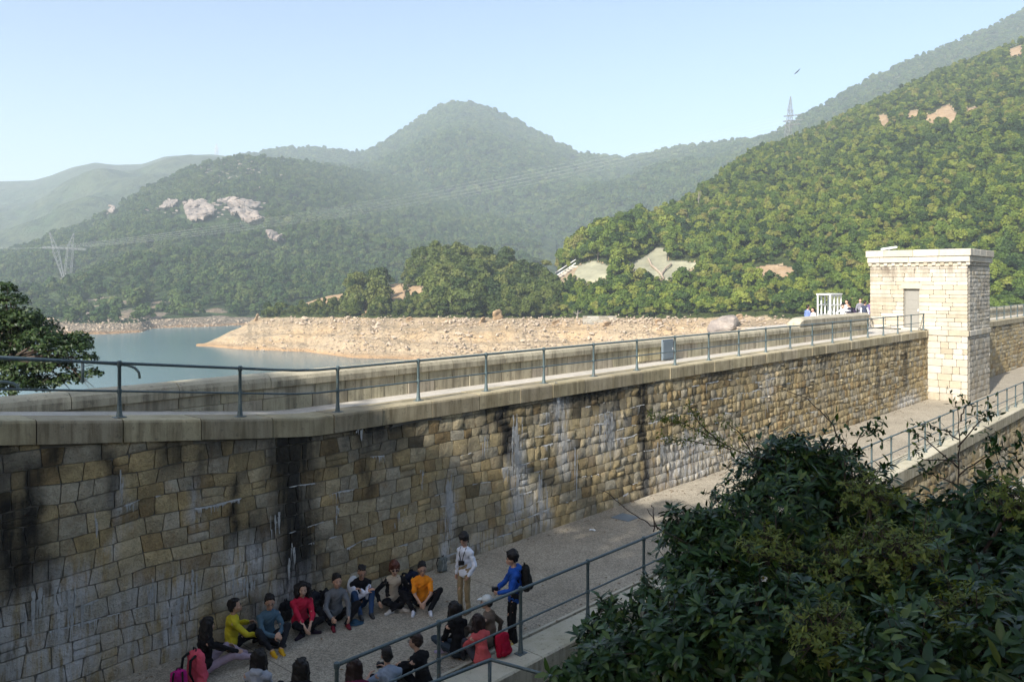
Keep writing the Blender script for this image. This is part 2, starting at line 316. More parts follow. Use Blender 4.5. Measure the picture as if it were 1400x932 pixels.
STREAKS = [(u_of(402,0), .55, 1, -9, 1.0), (u_of(322,0), .13, -.9, -2.1, .9), (u_of(350,0), .3, -1.6, -9, .55), (u_of(690,0), .30, -.25, -1.75, .95),
           (u_of(880,0), .30, -.1, -9, .9), (u_of(25,0), .45, -.5, -2.2, .85), (u_of(85,0), .2, .5, -.3, .7), (u_of(232,0), .3, .3, -.6, .7), (u_of(455,0), .2, -.3, -1.2, .4),
           (u_of(575,0), .25, -.3, -1.0, .45), (u_of(605,0), .25, -.5, -1.4, .35), (u_of(1080,0), .5, 0, -1.2, .4), (u_of(1200,0), .35, 0, -3.5, .5), (u_of(1238,0), .5, 0, -3, .45), (u_of(760,0), .5, -.2, -.9, .35), (u_of(55,0), .22, 0, -2.6, .75), (u_of(150,0), .12, .1, -1.2, .7), (u_of(265,0), .1, -.2, -1.5, .6), (u_of(430,0), .15, -.4, -3.5, .6), (u_of(500,0), .15, -.4, -2, .5), (u_of(540,0), .1, -.4, -1.3, .5), (u_of(640,0), .12, -.3, -1.6, .5), (u_of(835,0), .2, -.4, -1.5, .4), (u_of(975,0), .3, -.4, -2, .4), (u_of(0,0), .3, 0, -4, .6)]
LIMES = [(u_of(612,0), .22, -2.3, -4, 1), (u_of(705,0), .35, -1.4, -3.5, .9), (u_of(735,0), .5, -2.8, -4, .8), (u_of(940,0), 2.2, -2.5, -4, .9), (u_of(830,0), .9, -1.2, -2.4, .6),
         (u_of(1240,0), 2.2, -3.4, -4, 1), (u_of(1050,0), .6, -.8, -1.8, .6), (u_of(30,0), .5, -2.2, -4, .8), (u_of(95,0), .5, -1.9, -4, 1), (u_of(175,0), .4, -2.3, -4, .6), (u_of(240,0), .5, -2.4, -4, .9), (u_of(335,0), .6, -2.2, -3.2, .9), (u_of(390,0), .8, -3.0, -4, .5), (u_of(265,0), .12, -.9, -1.8, .7), (u_of(160,0), .1, -.7, -2, .7), (u_of(1010,0), 3, -3.3, -4, .8), (u_of(655,0), .9, -3.5, -4, .6), (u_of(770,0), .35, -.4, -2.6, .7)]
def streak(L, u, z, soft=.35):
    u = np.asarray(u, float); z = np.asarray(z, float); o = np.zeros_like(u)
    for u0, w, zt, zb, s in L:
        uu = u-u0-.30*(vn(z*1.6, u*0+u0, 3)-.5)-.16*(vn(z*6.0, u*3+u0, 4)-.5)
        m = np.clip(1.35-np.abs(uu)/w, 0, 1)*np.clip((zt-z)/soft+.5, 0, 1)*np.clip((z-zb)/soft+.5, 0, 1)*s
        o = np.maximum(o, m)
    return o
def wall_stain(u, z):
    top = ramp(u)-.385
    a = streak(STREAKS, u, z); b = np.clip(1-(top-np.asarray(z))/.8, 0, 1)*np.clip(vn(np.asarray(u)*1.1, 0, 9)*1.8-.55, 0, 1)*.8
    return np.clip(np.maximum(a, b)+(fbm(np.asarray(u)*.6, np.asarray(z)*.5, 21)+.02)*.5, 0, 1)
def wall_lime(u, z): return np.clip(streak(LIMES, u, z, .6)+np.clip(fbm(np.asarray(u)*.5, np.asarray(z)*.7, 31)-.12, 0, 1)*.9, 0, 1)
def bed(u, j, z0, hgt, seed): return z0+j*hgt+.11*(vn(u*.55, j*1.7, seed)-.5)*(j > 0)+.08*(vn(u*1.7, j*2.3, seed+1)-.5)*(j > 0)
def rubble(u0, u1, z0, ztop, hgt, seed, P, pal, wmin=.22, wmax=.50, stain=None, lime=None, bulge=(.015,.05), n=(3,3), var=.16, accents=()):
    rnd = random.Random(seed); out = []; rows = int((float(np.max(ztop(np.linspace(u0, u1, 50))))-z0)/hgt)+2
    for j in range(rows):
        u = u0-rnd.uniform(0, .4); JN = 0
        while u < u1:
            JL = JN; JN = rnd.uniform(-.035, .035); JR = JN; w = rnd.uniform(wmin, wmax)*(1.25 if rnd.random() < .12 else 1); a, b = max(u, u0), min(u+w, u1)
            if b-a > .08:
                ta, tb = float(ztop(a)), float(ztop(b))
                q = [bed(a, j, z0, hgt, seed), bed(b, j, z0, hgt, seed), bed(b, j+1, z0, hgt, seed), bed(a, j+1, z0, hgt, seed)]
                q = [min(q[0], ta), min(q[1], tb), min(q[2], tb), min(q[3], ta)]
                if min(q[2]-q[1], q[3]-q[0]) > .07:
                    quads = [[(a-JL, q[0]), (b-JR, q[1]), (b+JR, q[2]), (a+JL, q[3])]]
                    if rnd.random() < .07 and q[2]-q[1] > .25:
                        m0, m1 = (q[0]+q[3])/2, (q[1]+q[2])/2; quads = [[(a, q[0]), (b, q[1]), (b, m1), (a, m0)], [(a, m0), (b, m1), (b, q[2]), (a, q[3])]]
                    for c in quads:
                        bu = rnd.uniform(*bulge)*(min(1.05, .45+max(0, a+2)*.06)); V, Fc, uv = stone_geo(c, P, bu, n=n, rough=bu*.4, rnd=rnd)
                        uv = np.array(uv); tn = tintv(pal, rnd, var)
                        if rnd.random() < .035: tn = tuple(x*.42 for x in tn)
                        out.append(((a+b)/2, c, V, Fc, tn, stain(uv[:,0], uv[:,1]) if stain else np.zeros(len(uv)), lime(uv[:,0], uv[:,1]) if lime else np.zeros(len(uv))))
            u += w
    return out
def emit_stones(stones, parent, key, mat, name='stone', limit=300):
    order = sorted(range(len(stones)), key=lambda i: key(stones[i])); part = set(order[:limit]); mb = MB()
    for i, (uc, c, V, Fc, tn, st, li) in enumerate(stones):
        V = np.array(V); A = {'tint': ('FLOAT_COLOR', np.tile((*tn, 1), (len(V), 1))), 'stain': ('FLOAT', st), 'lime': ('FLOAT', li)}
        if i in part:
            o = V.mean(0); put(name, mesh(name, V-o, Fc, mat, True, A, None, 42), parent, tuple(o))
        else: mb.add(V, Fc); mb.A.setdefault('tint', []).append(A['tint'][1]); mb.A.setdefault('stain', []).append(st); mb.A.setdefault('lime', []).append(li)
    if mb.V: mb.obj('stone_facing', mat, parent, True, 42, kind='stuff')
PW = lambda s, t, d: W(s, -d, t)
dam = empty('dam_wall', label='long weathered rubble stone dam wall with dark streaks beside the lower walkway', cat='stone wall')
ztop = lambda u: ramp(u)-.392
st1 = rubble(-14.5, 35.25, GROUND-.02, ztop, .29, 11, PW, PAL_WALL, stain=wall_stain, lime=wall_lime)
emit_stones(st1, dam, lambda s: s[0] if s[0] > -11.9 else 99, M['stone'])
st2 = rubble(40.15, 78, GROUND-.02, ztop, .29, 12, PW, PAL_WALL, stain=wall_stain, lime=wall_lime, wmin=.35, wmax=.8)
emit_stones(st2, dam, lambda s: 0, M['stone'], limit=0)
def loft(us, prof):                              # prof(u) -> list of (v, z) ; closed
    V = []; n = len(prof(us[0]))
    for u in us: V += [W(u, v, z) for v, z in prof(u)]
    Fc = [(i*n+k, (i+1)*n+k, (i+1)*n+(k+1) % n, i*n+(k+1) % n) for i in range(len(us)-1) for k in range(n)]
    Fc += [tuple(range(n)), tuple((len(us)-1)*n+k for k in range(n))[::-1]]
    return V, Fc
us_all = list(np.concatenate([np.arange(-30, -8, 2), np.arange(-8, -4, .25), np.arange(-4, 82, 3)]))
cm = MB(); cm.add(*loft(us_all, lambda u: [(.02, -9), (.02, float(ramp(u))-.06), (1.9, float(ramp(u))-.06 if u > -6 else -.06), (1.9, -17)])); cm.obj('mortar_backing', M['mortar'], dam)
# mineral crust along joints, with drips
cr = random.Random(5); mb = MB()
def crust(u0, u1, j, drips, zz=None):
    us = np.arange(u0, u1, .03)
    if len(us) < 4: return
    zc = bed(us, j, GROUND-.02, .29, 11); gate = vn(us*3.1, us*0+j, 41)*.7+vn(us*14, us*0+j, 43)*.3
    for i in range(len(us)-1):
        if gate[i] < .5 or gate[i+1] < .5: continue
        a, b = (gate[i]-.48)*.05, (gate[i]-.48)*.09*(1 if cr.random() < .8 else 2.4)
        c, d = (gate[i+1]-.48)*.05, (gate[i+1]-.48)*.09
        mb.add([W(us[i], -.028, zc[i]-b), W(us[i+1], -.028, zc[i+1]-d), W(us[i+1], -.02, zc[i+1]+c*.4), W(us[i], -.02, zc[i]+a*.4)], [(0,1,2,3)])
    for _ in range(drips):
        i = cr.randrange(len(us)); u, z = us[i], zc[i]
        if gate[i] < .52: continue
        # a wash of thin parallel trickles of unequal length
        L0 = cr.choice([.06, .1, .16, .24]) if u < -3 else cr.choice([.1, .18, .28, .45])
        for q in range(cr.randrange(2, 7)):
            uu = u+cr.uniform(-.09, .09); L = L0*cr.uniform(.3, 1); w = cr.uniform(.003, .011); K = 5; V = []
            for k in range(K+1):
                t = k/K; ww = w*(1-.6*t**2)*cr.uniform(.4, 1.4)+.001; o = cr.uniform(-.004, .004); dp = .024+.026*math.sin(min(1, t*3)*1.4)
                V += [W(uu-ww+o, -dp, z-L*t), W(uu+ww+o, -dp, z-L*t)]
            mb.add(V, [(2*k+2, 2*k+3, 2*k+1, 2*k) for k in range(K)])
for _ in range(110):
    u = cr.choice([cr.uniform(-12, 16), cr.uniform(-1, 12)])+ (cr.random() < .2)*cr.uniform(0, 16); L = cr.choice([.3, .5, .8, 1.2, 1.8]); j = cr.choice([1,2,3,4,5,5,6,6,7,7,8,8,9,9,10,11]); crust(u, u+L, j, int(L*cr.uniform(0, 3)))
for px_, j in ((610,5),(706,7),(706,6),(930,5),(960,5),(900,6),(945,8),(820,9),(840,7),(540,6),(480,8),(500,10),(640,9),(90,5),(300,9),(180,10),(1055,10)):
    u = u_of(px_, 0); crust(u-.5, u+.5, j, 5)
def wash(px_, y0, y1, wd, n):
    u0 = u_of(px_, 0); Yd = OY+u0*DY; z0, z1 = EYE-(y0-YH)/F*Yd, max(GROUND+.03, EYE-(y1-YH)/F*Yd)
    for _ in range(n):
        uu = u0+cr.gauss(0, wd*.45); a = z0-abs(cr.gauss(0, .25))*(z0-z1); b = max(z1, a-(z0-z1)*cr.uniform(.12, .6)); w = cr.uniform(.006, .028); K = max(3, int((a-b)/.07)); V = []; o = 0
        for k in range(K+1):
            t = k/K; o += cr.uniform(-.006, .006); ww = w*cr.uniform(.25, 1.3)*(1-.7*t**3); dp = .036+.014*cr.random(); V += [W(uu-ww+o, -dp, a+(b-a)*t), W(uu+ww+o, -dp, a+(b-a)*t)]
        mb.add(V, [(2*k+2, 2*k+3, 2*k+1, 2*k) for k in range(K)])
for w_ in ((612,648,745,.16,16),(705,565,700,.22,26),(740,640,722,.3,16),(760,515,600,.10,8),(785,600,700,.1,8),(830,560,640,.35,18),(940,582,662,.7,40),(905,600,655,.4,16),(985,592,642,.5,16),(1050,545,575,.3,8),(490,575,605,.12,6),(165,640,705,.05,4),(130,690,735,.05,4),(265,775,830,.08,6),(95,795,885,.30,16),(50,800,880,.25,10),(240,815,885,.28,14),(330,785,835,.25,12),(375,695,762,.12,8),(398,740,792,.08,6),(545,695,722,.12,5),(575,640,670,.1,5),(660,590,640,.1,5),(205,790,850,.12,7),(460,690,720,.1,5)): wash(*w_)
mb.obj('mineral_crust', m_plain('mineral_crust', (.43, .435, .42), .85, .6, 30, .4, .01, .2), dam, kind='stuff')
# coping of the main wall
def coping_prof(u, f=0.0, v0=-.065, v1=.62, h=.385, top=0.0, r=.05):
    z = float(ramp(u))+top; return [(v0, z-h), (v0, z-r*1.1), (v0+r*.3, z-r*.3), (v0+r*1.2, z), (v1, z), (v1, z-h)]
ck = random.Random(8); u = -15.2
while u < 35.0:
    L = ck.uniform(1.25, 1.6); e = min(u+L, 35.2); dz = ck.uniform(-.006, .006); dv = ck.uniform(-.014, .014)
    us = np.linspace(u+.011, e-.011, 8 if -9 < u < -4 else 3)
    V, Fc = loft(us, lambda q: [(v+dv*(v < .5), z+dz) for v, z in coping_prof(q)]); mb = MB(); k = 1+ck.uniform(-.24, .16)
    mb.add(V, Fc); mb.A['tint'] = [np.tile((k, k, k*ck.uniform(.94, 1.03), 1), (len(V), 1))]; o = mb.obj('coping_stone', M['coping'], dam); u = e
u = 40.3
while u < 78:
    e = u+1.9; mb = MB(); V, Fc = loft([u+.006, e-.006], coping_prof); mb.add(V, Fc); mb.A['tint'] = [np.ones((len(V), 4))*ck.uniform(.85, 1.1)]; mb.obj('coping_stone', M['coping'], dam); u = e
# walkways (setting)
def strip(name, us, v0, v1, z, mat, kind='structure', nv=1):
    vsx = np.linspace(v0, v1, nv+1); V = [W(u, v, z(u) if callable(z) else z) for u in us for v in vsx]; n = nv+1
    Fc = np.array([(i*n+k, (i+1)*n+k, (i+1)*n+k+1, i*n+k+1) for i in range(len(us)-1) for k in range(nv)])[:, ::-1]
    return put(name, mesh(name, V, Fc, mat), kind=kind)
strip('upper_walkway', us_all, .61, 1.42, lambda u: float(ramp(u))-.014, M['walk'])
strip('bastion_platform', [29.74, 34, 38, 42, 46], 1.40, 9, -.01, M['walk'])
strip('lower_walkway', list(np.arange(-24, 95, 4)), -3.96, .05, GROUND, M['aggregate'])
strip('gutter_bed', list(np.arange(-24, 95, 4)), -4.3, -3.9, GROUND-.09, m_plain('gutter_silt', (.13, .115, .09), .95, .5, 9, .3, .01))
mb = MB(); mb.add(*loft(list(np.arange(-24, 95, 4)), lambda u: [(-4.0, GROUND-.1), (-4.0, GROUND+.018), (-3.93, GROUND+.018), (-3.93, GROUND-.1)])); mb.A['tint'] = [np.ones((len(mb.V[0]), 4))]; mb.obj('gutter_edge', M['kerb'], kind='structure')
# parapet on the water side
par = empty('parapet_wall', label='low granite parapet with rounded capstones along the upper walkway on the water side', cat='parapet')
pk = random.Random(4)
mb = MB(); 
for a, b in ((-22, 29.6), (41.0, 78)): mb.add(*loft([a, b], lambda u: [(1.42, -.2), (1.42, .5), (1.86, .5), (1.86, -12)]))
mb.obj('wall_core', M['mortar'], par)
def blocks(u0, u1, z0, z1, lmin, lmax, v0, v1, mat, name, parent, pal=1.0, gap=.006, bev=.012):
    u = u0
    while u < u1-.05:
        e = min(u+pk.uniform(lmin, lmax), u1)
        if u1-e < .3: e = u1
        mb = MB(); dv = pk.uniform(-.006, .006); mb.box((u+gap, v0+dv, z0+gap*.5), (e-gap, v1, z1-gap*.5), W, bev); k = pk.uniform(.78, 1.1)
        mb.A['tint'] = [np.tile((k, k*pk.uniform(.97, 1.02), k*pk.uniform(.9, 1.02), 1), (len(mb.V[0]), 1))]; mb.obj(name, mat, parent); u = e
blocks(-22, 29.7, .27, .50, .8, 1.5, 1.352, 1.45, M['parapet'], 'parapet_block', par)
blocks(-22, 29.7, -.05, .27, .7, 1.3, 1.35, 1.45, M['parapet'], 'parapet_block', par)
blocks(41.0, 78, -.05, .50, 1.5, 3, 1.35, 1.45, M['parapet'], 'parapet_block', par)
def capstones(u0, u1, z0, z1, v0, v1, ends=None):
    u = u0
    while u < u1-.05:
        e = min(u+pk.uniform(1.7, 2.2), u1)
        if u1-e < .6: e = u1
        h = z1-z0; dz = pk.uniform(-.006, .006)
        def prof(q):
            return [(v0, z0+dz), (v0, z0+h*.45+dz), (v0+.035, z0+h*.72+dz), (v0+.13, z0+h*.92+dz), ((v0+v1)/2, z1+dz), (v1-.13, z0+h*.92+dz), (v1-.035, z0+h*.72+dz), (v1, z0+h*.45+dz), (v1, z0+dz)]
        mb = MB(); V, Fc = loft([u+.008, (u+e)/2, e-.008], prof); k = pk.uniform(.85, 1.1); mb.add(V, Fc); mb.A['tint'] = [np.tile((k, k, k*.97, 1), (len(V), 1))]; mb.obj('capstone', M['parapet'], par); u = e
capstones(-22, 29.72, .50, .80, 1.30, 1.95)
capstones(41.0, 78, .50, .80, 1.30, 1.95)
# raised rounded end of the parapet by the tower
mb = MB(); V, Fc = loft([20.85, 20.95, 21.2, 21.6, 29.5, 29.7], lambda u: [(1.31, .74), (1.31, .80+min(1, (u-20.8)/.5)**.5*.22), (1.42, .82+min(1, (u-20.8)/.5)**.5*.30), (1.85, .82+min(1, (u-20.8)/.5)**.5*.30), (1.95, .80+min(1, (u-20.8)/.5)**.5*.2), (1.95, .74)])
mb.add(V, Fc); mb.A['tint'] = [np.ones((len(V), 4))]; mb.obj('raised_capping', M['parapet'], par)
# pale repair slabs and grey hatch set in the parapet
for k, (pa, pb) in enumerate(((873, 886), (887, 903))):
    ua, ub = u_of(pa, 1.33), u_of(pb, 1.33); mb = MB(); mb.box((ua, 1.325, .06), (ub, 1.36, .52), W, .008); mb.A['tint'] = [np.tile((1.25, 1.2, .95, 1), (len(mb.V[0]), 1))]; mb.obj('repair_slab', M['parapet'], par)
mb = MB(); ua, ub = u_of(904, 1.3), u_of(919, 1.3); mb.box((ua, 1.24, .02), (ub, 1.30, .74), W, .008); g = mb.obj('hatch_box', M['greybox']); tag(g, 'grey steel hatch panel fixed to the parapet face', 'hatch')
mb = MB(); mb.box((ua+.05, 1.225, .08), (ub-.05, 1.24, .68), W, .004); mb.obj('door', M['greybox'], g); mb = MB(); mb.box((ub-.11, 1.205, .36), (ub-.08, 1.225, .44), W, .003); mb.obj('handle', M['steel'], g)
# ---------------------------------------------------------------- railings
def post_mesh(h, plate=.10, name='post'):
    mb = MB(); mb.add(*revolve([(.058, .012), (.05, .05), (.042, .12), (.036, .22), (.032, .3), (.030, h-.06), (.042, h-.045), (.046, h), (.042, h+.035), (.02, h+.05)], 10)); mb.box((-plate, -plate*.8, 0), (plate, plate*.8, .014), None, .004)
    mb.add(*revolve([(.03, .45*h/.93-.04), (.043, .45*h/.93-.03), (.043, .45*h/.93+.03), (.03, .45*h/.93+.04)], 10))
    me = mb.mesh('post', M['rail']); me.polygons.foreach_set('use_smooth', np.ones(len(me.polygons), bool))
    try: me.set_sharp_from_angle(angle=math.radians(40))
    except Exception: pass
    return me
def railing(name, us, v, zf, h, label, seg_ext=(0, 0), cat='railing'):
    root = empty(name, W(us[0], v, zf(us[0])), label=label, cat=cat); off = Vector(root.location); pm = post_mesh(h)
    for u in us:
        o = put('post', pm, root, Vector(W(u, v, zf(u)))-off); o.rotation_euler = (0, 0, math.atan2(DY, DX))
    uu = list(np.arange(us[0]-seg_ext[0], us[-1]+seg_ext[1]+.01, .5))
    for nm, hh, r in (('top_rail', h, .027), ('mid_rail', h*.485, .019)):
        mb = MB(); mb.tube([Vector(W(u, v, zf(u)+hh))-off for u in uu], r, 8); mb.obj(nm, M['rail'], root, True)
    return root
r_up = railing('walkway_railing', [1.5+2.25*k for k in range(-7, 16)], .2, lambda u: float(ramp(u)), .93, 'dark green pipe railing along the coping of the upper walkway', (1, .1))
r_lo = railing('walkway_railing', [-8.64+1.96*k for k in range(0, 44)], -4.55, lambda u: -3.84, 1.14, 'grey green pipe railing along the outer kerb of the lower walkway')
r_ld = railing('ledge_railing', [12+2.2*k for k in range(0, 22)], -5.75, lambda u: -7.6, 1.05, 'lower pipe railing on the ledge below the outer wall, behind the bushes')
strip('lower_ledge', list(np.arange(4, 95, 6)), -6.2, -4.6, -7.6, M['walk'])
# far right: railing of the upper walkway beyond the tower
r_fr = railing('walkway_railing', [41.5+2.25*k for k in range(0, 14)], .2, lambda u: 0.0, .93, 'pipe railing on the upper walkway beyond the stone tower')
# railings on the water side, upper path to the camera
def free_railing(name, paths, posts, label, r=.026):
    root = empty(name, paths[0][0], label=label, cat='railing'); off = Vector(paths[0][0])
    for i, p in enumerate(paths): mb = MB(); mb.tube([Vector(q)-off for q in p], r if i == 0 else r, 8); mb.obj('rail' if i else 'top_rail', M['rail'], root, True)
    for a, b in posts: mb = MB(); mb.tube([Vector(a)-off, Vector(b)-off], .03, 8); mb.obj('post', M['rail'], root, True)
    return root
def at(px, py, u=None, v=None, Y=None):
    k = (px-700)/F
    if v is not None: u = u_of(px, v); Y = OY+u*DY+v*DX
    return Vector((k*Y, Y, EYE-(py-YH)/F*Y))
vb = 2.15
free_railing('landing_railing', [[at(-40, 486, v=vb), at(60, 491, v=vb), at(150, 497, v=vb), at(174, 499, v=vb), at(184, 502.5, v=vb), at(190, 509, v=vb), at(191, 517, v=vb)]], [(at(113, 495, v=vb), at(113, 523, v=vb)), (at(-20, 488, v=vb), at(-20, 545, v=vb))], 'short dark green railing with a bent end behind the near parapet')
free_railing('step_railing', [[at(-40, 520, v=1.75), at(8, 522, v=1.75), at(18, 524, v=1.75), at(24, 528, v=1.75), at(26, 534, v=1.75)]], [(at(-10, 521, v=1.75), at(-10, 545, v=1.75))], 'low pipe handrail with a bent end on top of the parapet by the dark tree')
# kerb coping of the lower walkway
lw = empty('outer_dam_wall', label='lower stone wall with pale concrete kerb below the lower walkway', cat='stone wall')
u = -16.0; kk = random.Random(3)
while u < 90:
    L = kk.uniform(1.7, 2.3) if u < 30 else 4; e = u+L
    mb = MB(); dz = kk.uniform(-.006, .006); V, Fc = loft([u+.007, e-.007], lambda q: [(-4.92, -4.30), (-4.92, -3.875+dz), (-4.89, -3.845+dz), (-4.22, -3.84+dz), (-4.2, -3.86+dz), (-4.2, -4.3)]); k = kk.uniform(.85, 1.1)
    mb.add(V, Fc); mb.A['tint'] = [np.tile((k, k, k*.97, 1), (len(V), 1))]; mb.obj('kerb_block', M['kerb'], lw); u = e
mb = MB(); mb.add(*loft([-16, 90], lambda u: [(-4.80, -13), (-4.80, -4.32), (-4.0, -4.15), (0, -4.05), (0, -13)])); mb.obj('mortar_backing', M['mortar'], lw)
PL = lambda s, t, d: W(s, -4.82-d, t)
st3 = rubble(6, 80, -7.62, lambda u: np.asarray(u)*0-4.32, .36, 17, PL, [tuple(min(1, x*1.1) for x in c) for c in PAL_WALL], wmin=.35, wmax=.75, stain=lambda u, z: np.clip(fbm(u*.5, z*.3, 5)*1.3+.1, 0, .7), lime=lambda u, z: np.clip(fbm(u*.4, z*.6, 8)*1.2, 0, .7))
emit_stones(st3, lw, lambda s: s[0] if s[0] > 15 else 999, M['stone'], limit=250)
# stair handrail near the bushes
A, B, C_ = at(590, 933, v=-5.3), at(671, 901, v=-5.3), at(750, 923, v=-6.1)
free_railing('stair_railing', [[A+(A-B)*.6, A, B+(A-B)*.08, B, B+(C_-B)*.08, C_, C_+(C_-B)*.6]], [(B+(A-B)*.02+Vector((0,0,-.02)), B+(A-B)*.02+Vector((0,0,-1.0)))], 'grey green stair handrail bent at a post below the kerb', .028)
# ---------------------------------------------------------------- stone tower
tw = empty('stone_tower', label='square pale granite valve tower with a heavy cornice and grey door on the dam', cat='tower')
TU0, TU1, TV0, TV1 = 35.28, 40.2, -2.08, 3.2
PF = lambda s, t, d: W(TU0-d, -s, t)            # front, s = -v
PS = lambda s, t, d: W(s, TV0-d, t)             # flank to the lower walkway
tr = random.Random(21); TB = []
def ashlar(s0, s1, z0, z1, P, hmin, hmax, lmin, lmax, bulge, holes=(), back=.24, stainf=None, n=(3,2), gap=.007, pal=PAL_TOW, wob=0):
    z = z0
    while z < z1-.02:
        h = tr.uniform(hmin, hmax); t = min(z+h, z1)
        if z1-t < hmin*.6: t = z1
        segs = [(s0, s1)]
        for (a, b, c, d) in holes:
            if t > c+.02 and z < d-.02: segs = [q for x, y in segs for q in ((x, min(y, a)), (max(x, b), y)) if q[1]-q[0] > .05]
        for x, y in segs:
            s = x
            while s < y-.02:
                e = min(s+tr.uniform(lmin, lmax), y)
                if y-e < lmin*.5: e = y
                wz = lambda: tr.uniform(-wob, wob)
                V, Fc, uv = stone_geo([(s, z), (e, z), (e, t), (s, t)], P, tr.uniform(*bulge), back, gap, n, .01, bulge[1]*.45, tr); uv = np.array(uv)
                TB.append((e-s, None, V, Fc, tintv(pal, tr, .09), stainf(uv[:,0], uv[:,1]) if stainf else np.zeros(len(uv)), np.zeros(len(uv)))); s = e
        z = t
door = (-1.29, -.44, .13, 2.37)
ashlar(-TV1, -TV0, .05, 3.66, PF, .19, .27, .5, 1.5, (.004, .016), [door], stainf=lambda s, z: np.clip((z-2.7)*.8, 0, .7)+np.clip(fbm(s*1.4, z*.35, 6)*1.6+.1, 0, .6))
ashlar(.0, -TV0, GROUND, -.28, PF, .28, .42, .35, .8, (.004, .014), stainf=lambda s, z: np.clip((-3.4-z)*1.2, 0, .6))
ashlar(TU0+.26, TU1, .05, 3.66, PS, .19, .27, .35, .8, (.02, .05), back=.2, stainf=lambda s, z: np.clip(fbm(s*.8, z*.8, 3)*1.5+.35*(z > 1)*(z < 2.8), 0, .8))
ashlar(TU0+.26, TU1, GROUND, -.28, PS, .26, .36, .3, .6, (.015, .045), back=.2, pal=[tuple(x*.82 for x in c) for c in PAL_TOW], stainf=lambda s, z: np.clip(fbm(s*.8, z*.8, 4)*1.2+.15, 0, .7))
emit_stones(TB, tw, lambda s: -s[0], M['tower'], 'block', 300)
def tbox(name, lo, hi, tint=1.0, bev=.02, parent=tw):
    mb = MB(); mb.box(lo, hi, W, bev); c = tintv(PAL_TOW, tr, .06); mb.A['tint'] = [np.tile((c[0]*tint, c[1]*tint, c[2]*tint, 1), (len(mb.V[0]), 1))]; mb.A['stain'] = [np.full(len(mb.V[0]), .12)]; return mb.obj(name, M['tower'], parent)
mb = MB(); mb.box((TU0+.24, TV0+.2, -6), (TU1-.05, TV1-.05, 4.3), W); mb.obj('wall_core', M['mortar'], tw)
tbox('back_wall', (TU1-.2, TV0+.02, GROUND), (TU1+.02, TV1-.01, 3.66), 1, .02); tbox('water_side_wall', (TU0+.26, TV1-.2, -.2), (TU1-.22, TV1+.01, 3.66), 1, .02)
v = TV0-.07
while v < -.02: e = min(v+1.05, -.02); tbox('string_course', (TU0-.07, v+.004, -.275), (TU0+.3, e-.004, .045), 1.02, .03); v = e
u = TU0+.305
while u < TU1-.1: e = min(u+1.25, TU1+.06); tbox('string_course', (u+.004, TV0-.07, -.275), (e-.004, TV0+.25, .045), 1.02, .03); u = e
for z0, z1, o in ((3.905, 4.235, .13), (4.24, 4.63, .20)):
    v = TV0-o
    while v < TV1+o-.01: e = min(v+tr.uniform(1.3, 1.7), TV1+o); e = TV1+o if TV1+o-e < .5 else e; tbox('cornice_stone', (TU0-o, v+.004, z0), (TU0+.45, e-.004, z1), 1.03, .025); v = e
    u = TU0+.455
    while u < TU1+o-.01: e = min(u+1.4, TU1+o); e = TU1+o if TU1+o-e < .5 else e; tbox('cornice_stone', (u+.004, TV0-o, z0), (e-.004, TV0+.45, z1), 1.03, .025); u = e
    tbox('cornice_stone', (TU0+.46, TV1-.4, z0), (TU1+o, TV1+o, z1), 1, .025); tbox('cornice_stone', (TU1-.3, TV0+.46, z0), (TU1+o, TV1-.41, z1), 1, .025)
mb = MB(); mb.box((TU0+.4, TV0+.4, 4.3), (TU1-.2, TV1-.3, 4.55), W); mb.obj('roof', M['walk'], tw)
v = TV0-.1; tbox('frieze', (TU0+.02, TV0+.02, 3.665), (TU0+.3, TV1, 3.9), .95, .01); tbox('frieze', (TU0+.31, TV0+.02, 3.665), (TU1, TV0+.3, 3.9), .95, .01)
v = TV0-.12
while v < TV1: tbox('dentil', (TU0-.065, v, 3.72), (TU0+.1, v+.2, 3.9), 1, .015); v += .44
u = TU0+.34
while u < TU1-.2: tbox('dentil', (u, TV0-.065, 3.72), (u+.28, TV0+.1, 3.9), 1, .015); u += .44
dr = put('door', MB().box((TU0+.20, .47, .14), (TU0+.235, 1.26, 2.33), W, .006).mesh('door', M['door']), tw)
for q, (a, b) in enumerate(((.2, .95), (1.15, 1.6), (1.7, 2.25))): MB().box((TU0+.188, .56, .14+a-.1), (TU0+.20, 1.17, .14+b-.1), W, .006).obj('panel', M['door'], dr)
MB().box((TU0+.12, .50, 1.05), (TU0+.20, .56, 1.2), W, .006).obj('handle', M['white'], dr)
for nm, lo, hi in (('door_frame', (TU0+.16, .43, .12), (TU0+.238, .47, 2.37)), ('door_frame', (TU0+.16, 1.26, .12), (TU0+.238, 1.30, 2.37)), ('door_frame', (TU0+.16, .47, 2.33), (TU0+.238, 1.26, 2.37))): MB().box(lo, hi, W, .004).obj(nm, M['door'], tw)
tbox('door_step', (TU0-.22, .35, -.02), (TU0+.2, 1.38, .125), .9, .02); tbox('lintel', (TU0-.03, .3, 2.375), (TU0+.2, 1.43, 2.66), 1.05, .02)
# floodlight on the tower roof
fl = empty('floodlight', W(TU0+.6, 2.3, 4.55), math.atan2(DY, DX), 'white tilted lamp on the roof edge of the stone tower', 'lamp')
mb = MB(); mb.box((-.1, -.45, .18), (.12, .45, .30), lambda x, y, z: (x, y, z-.12*y), .02); mb.obj('lamp_housing', M['white'], fl); mb = MB(); mb.tube([(0,0,-.1),(0,0,.2)], .03, 6); mb.obj('stem', M['steel'], fl)

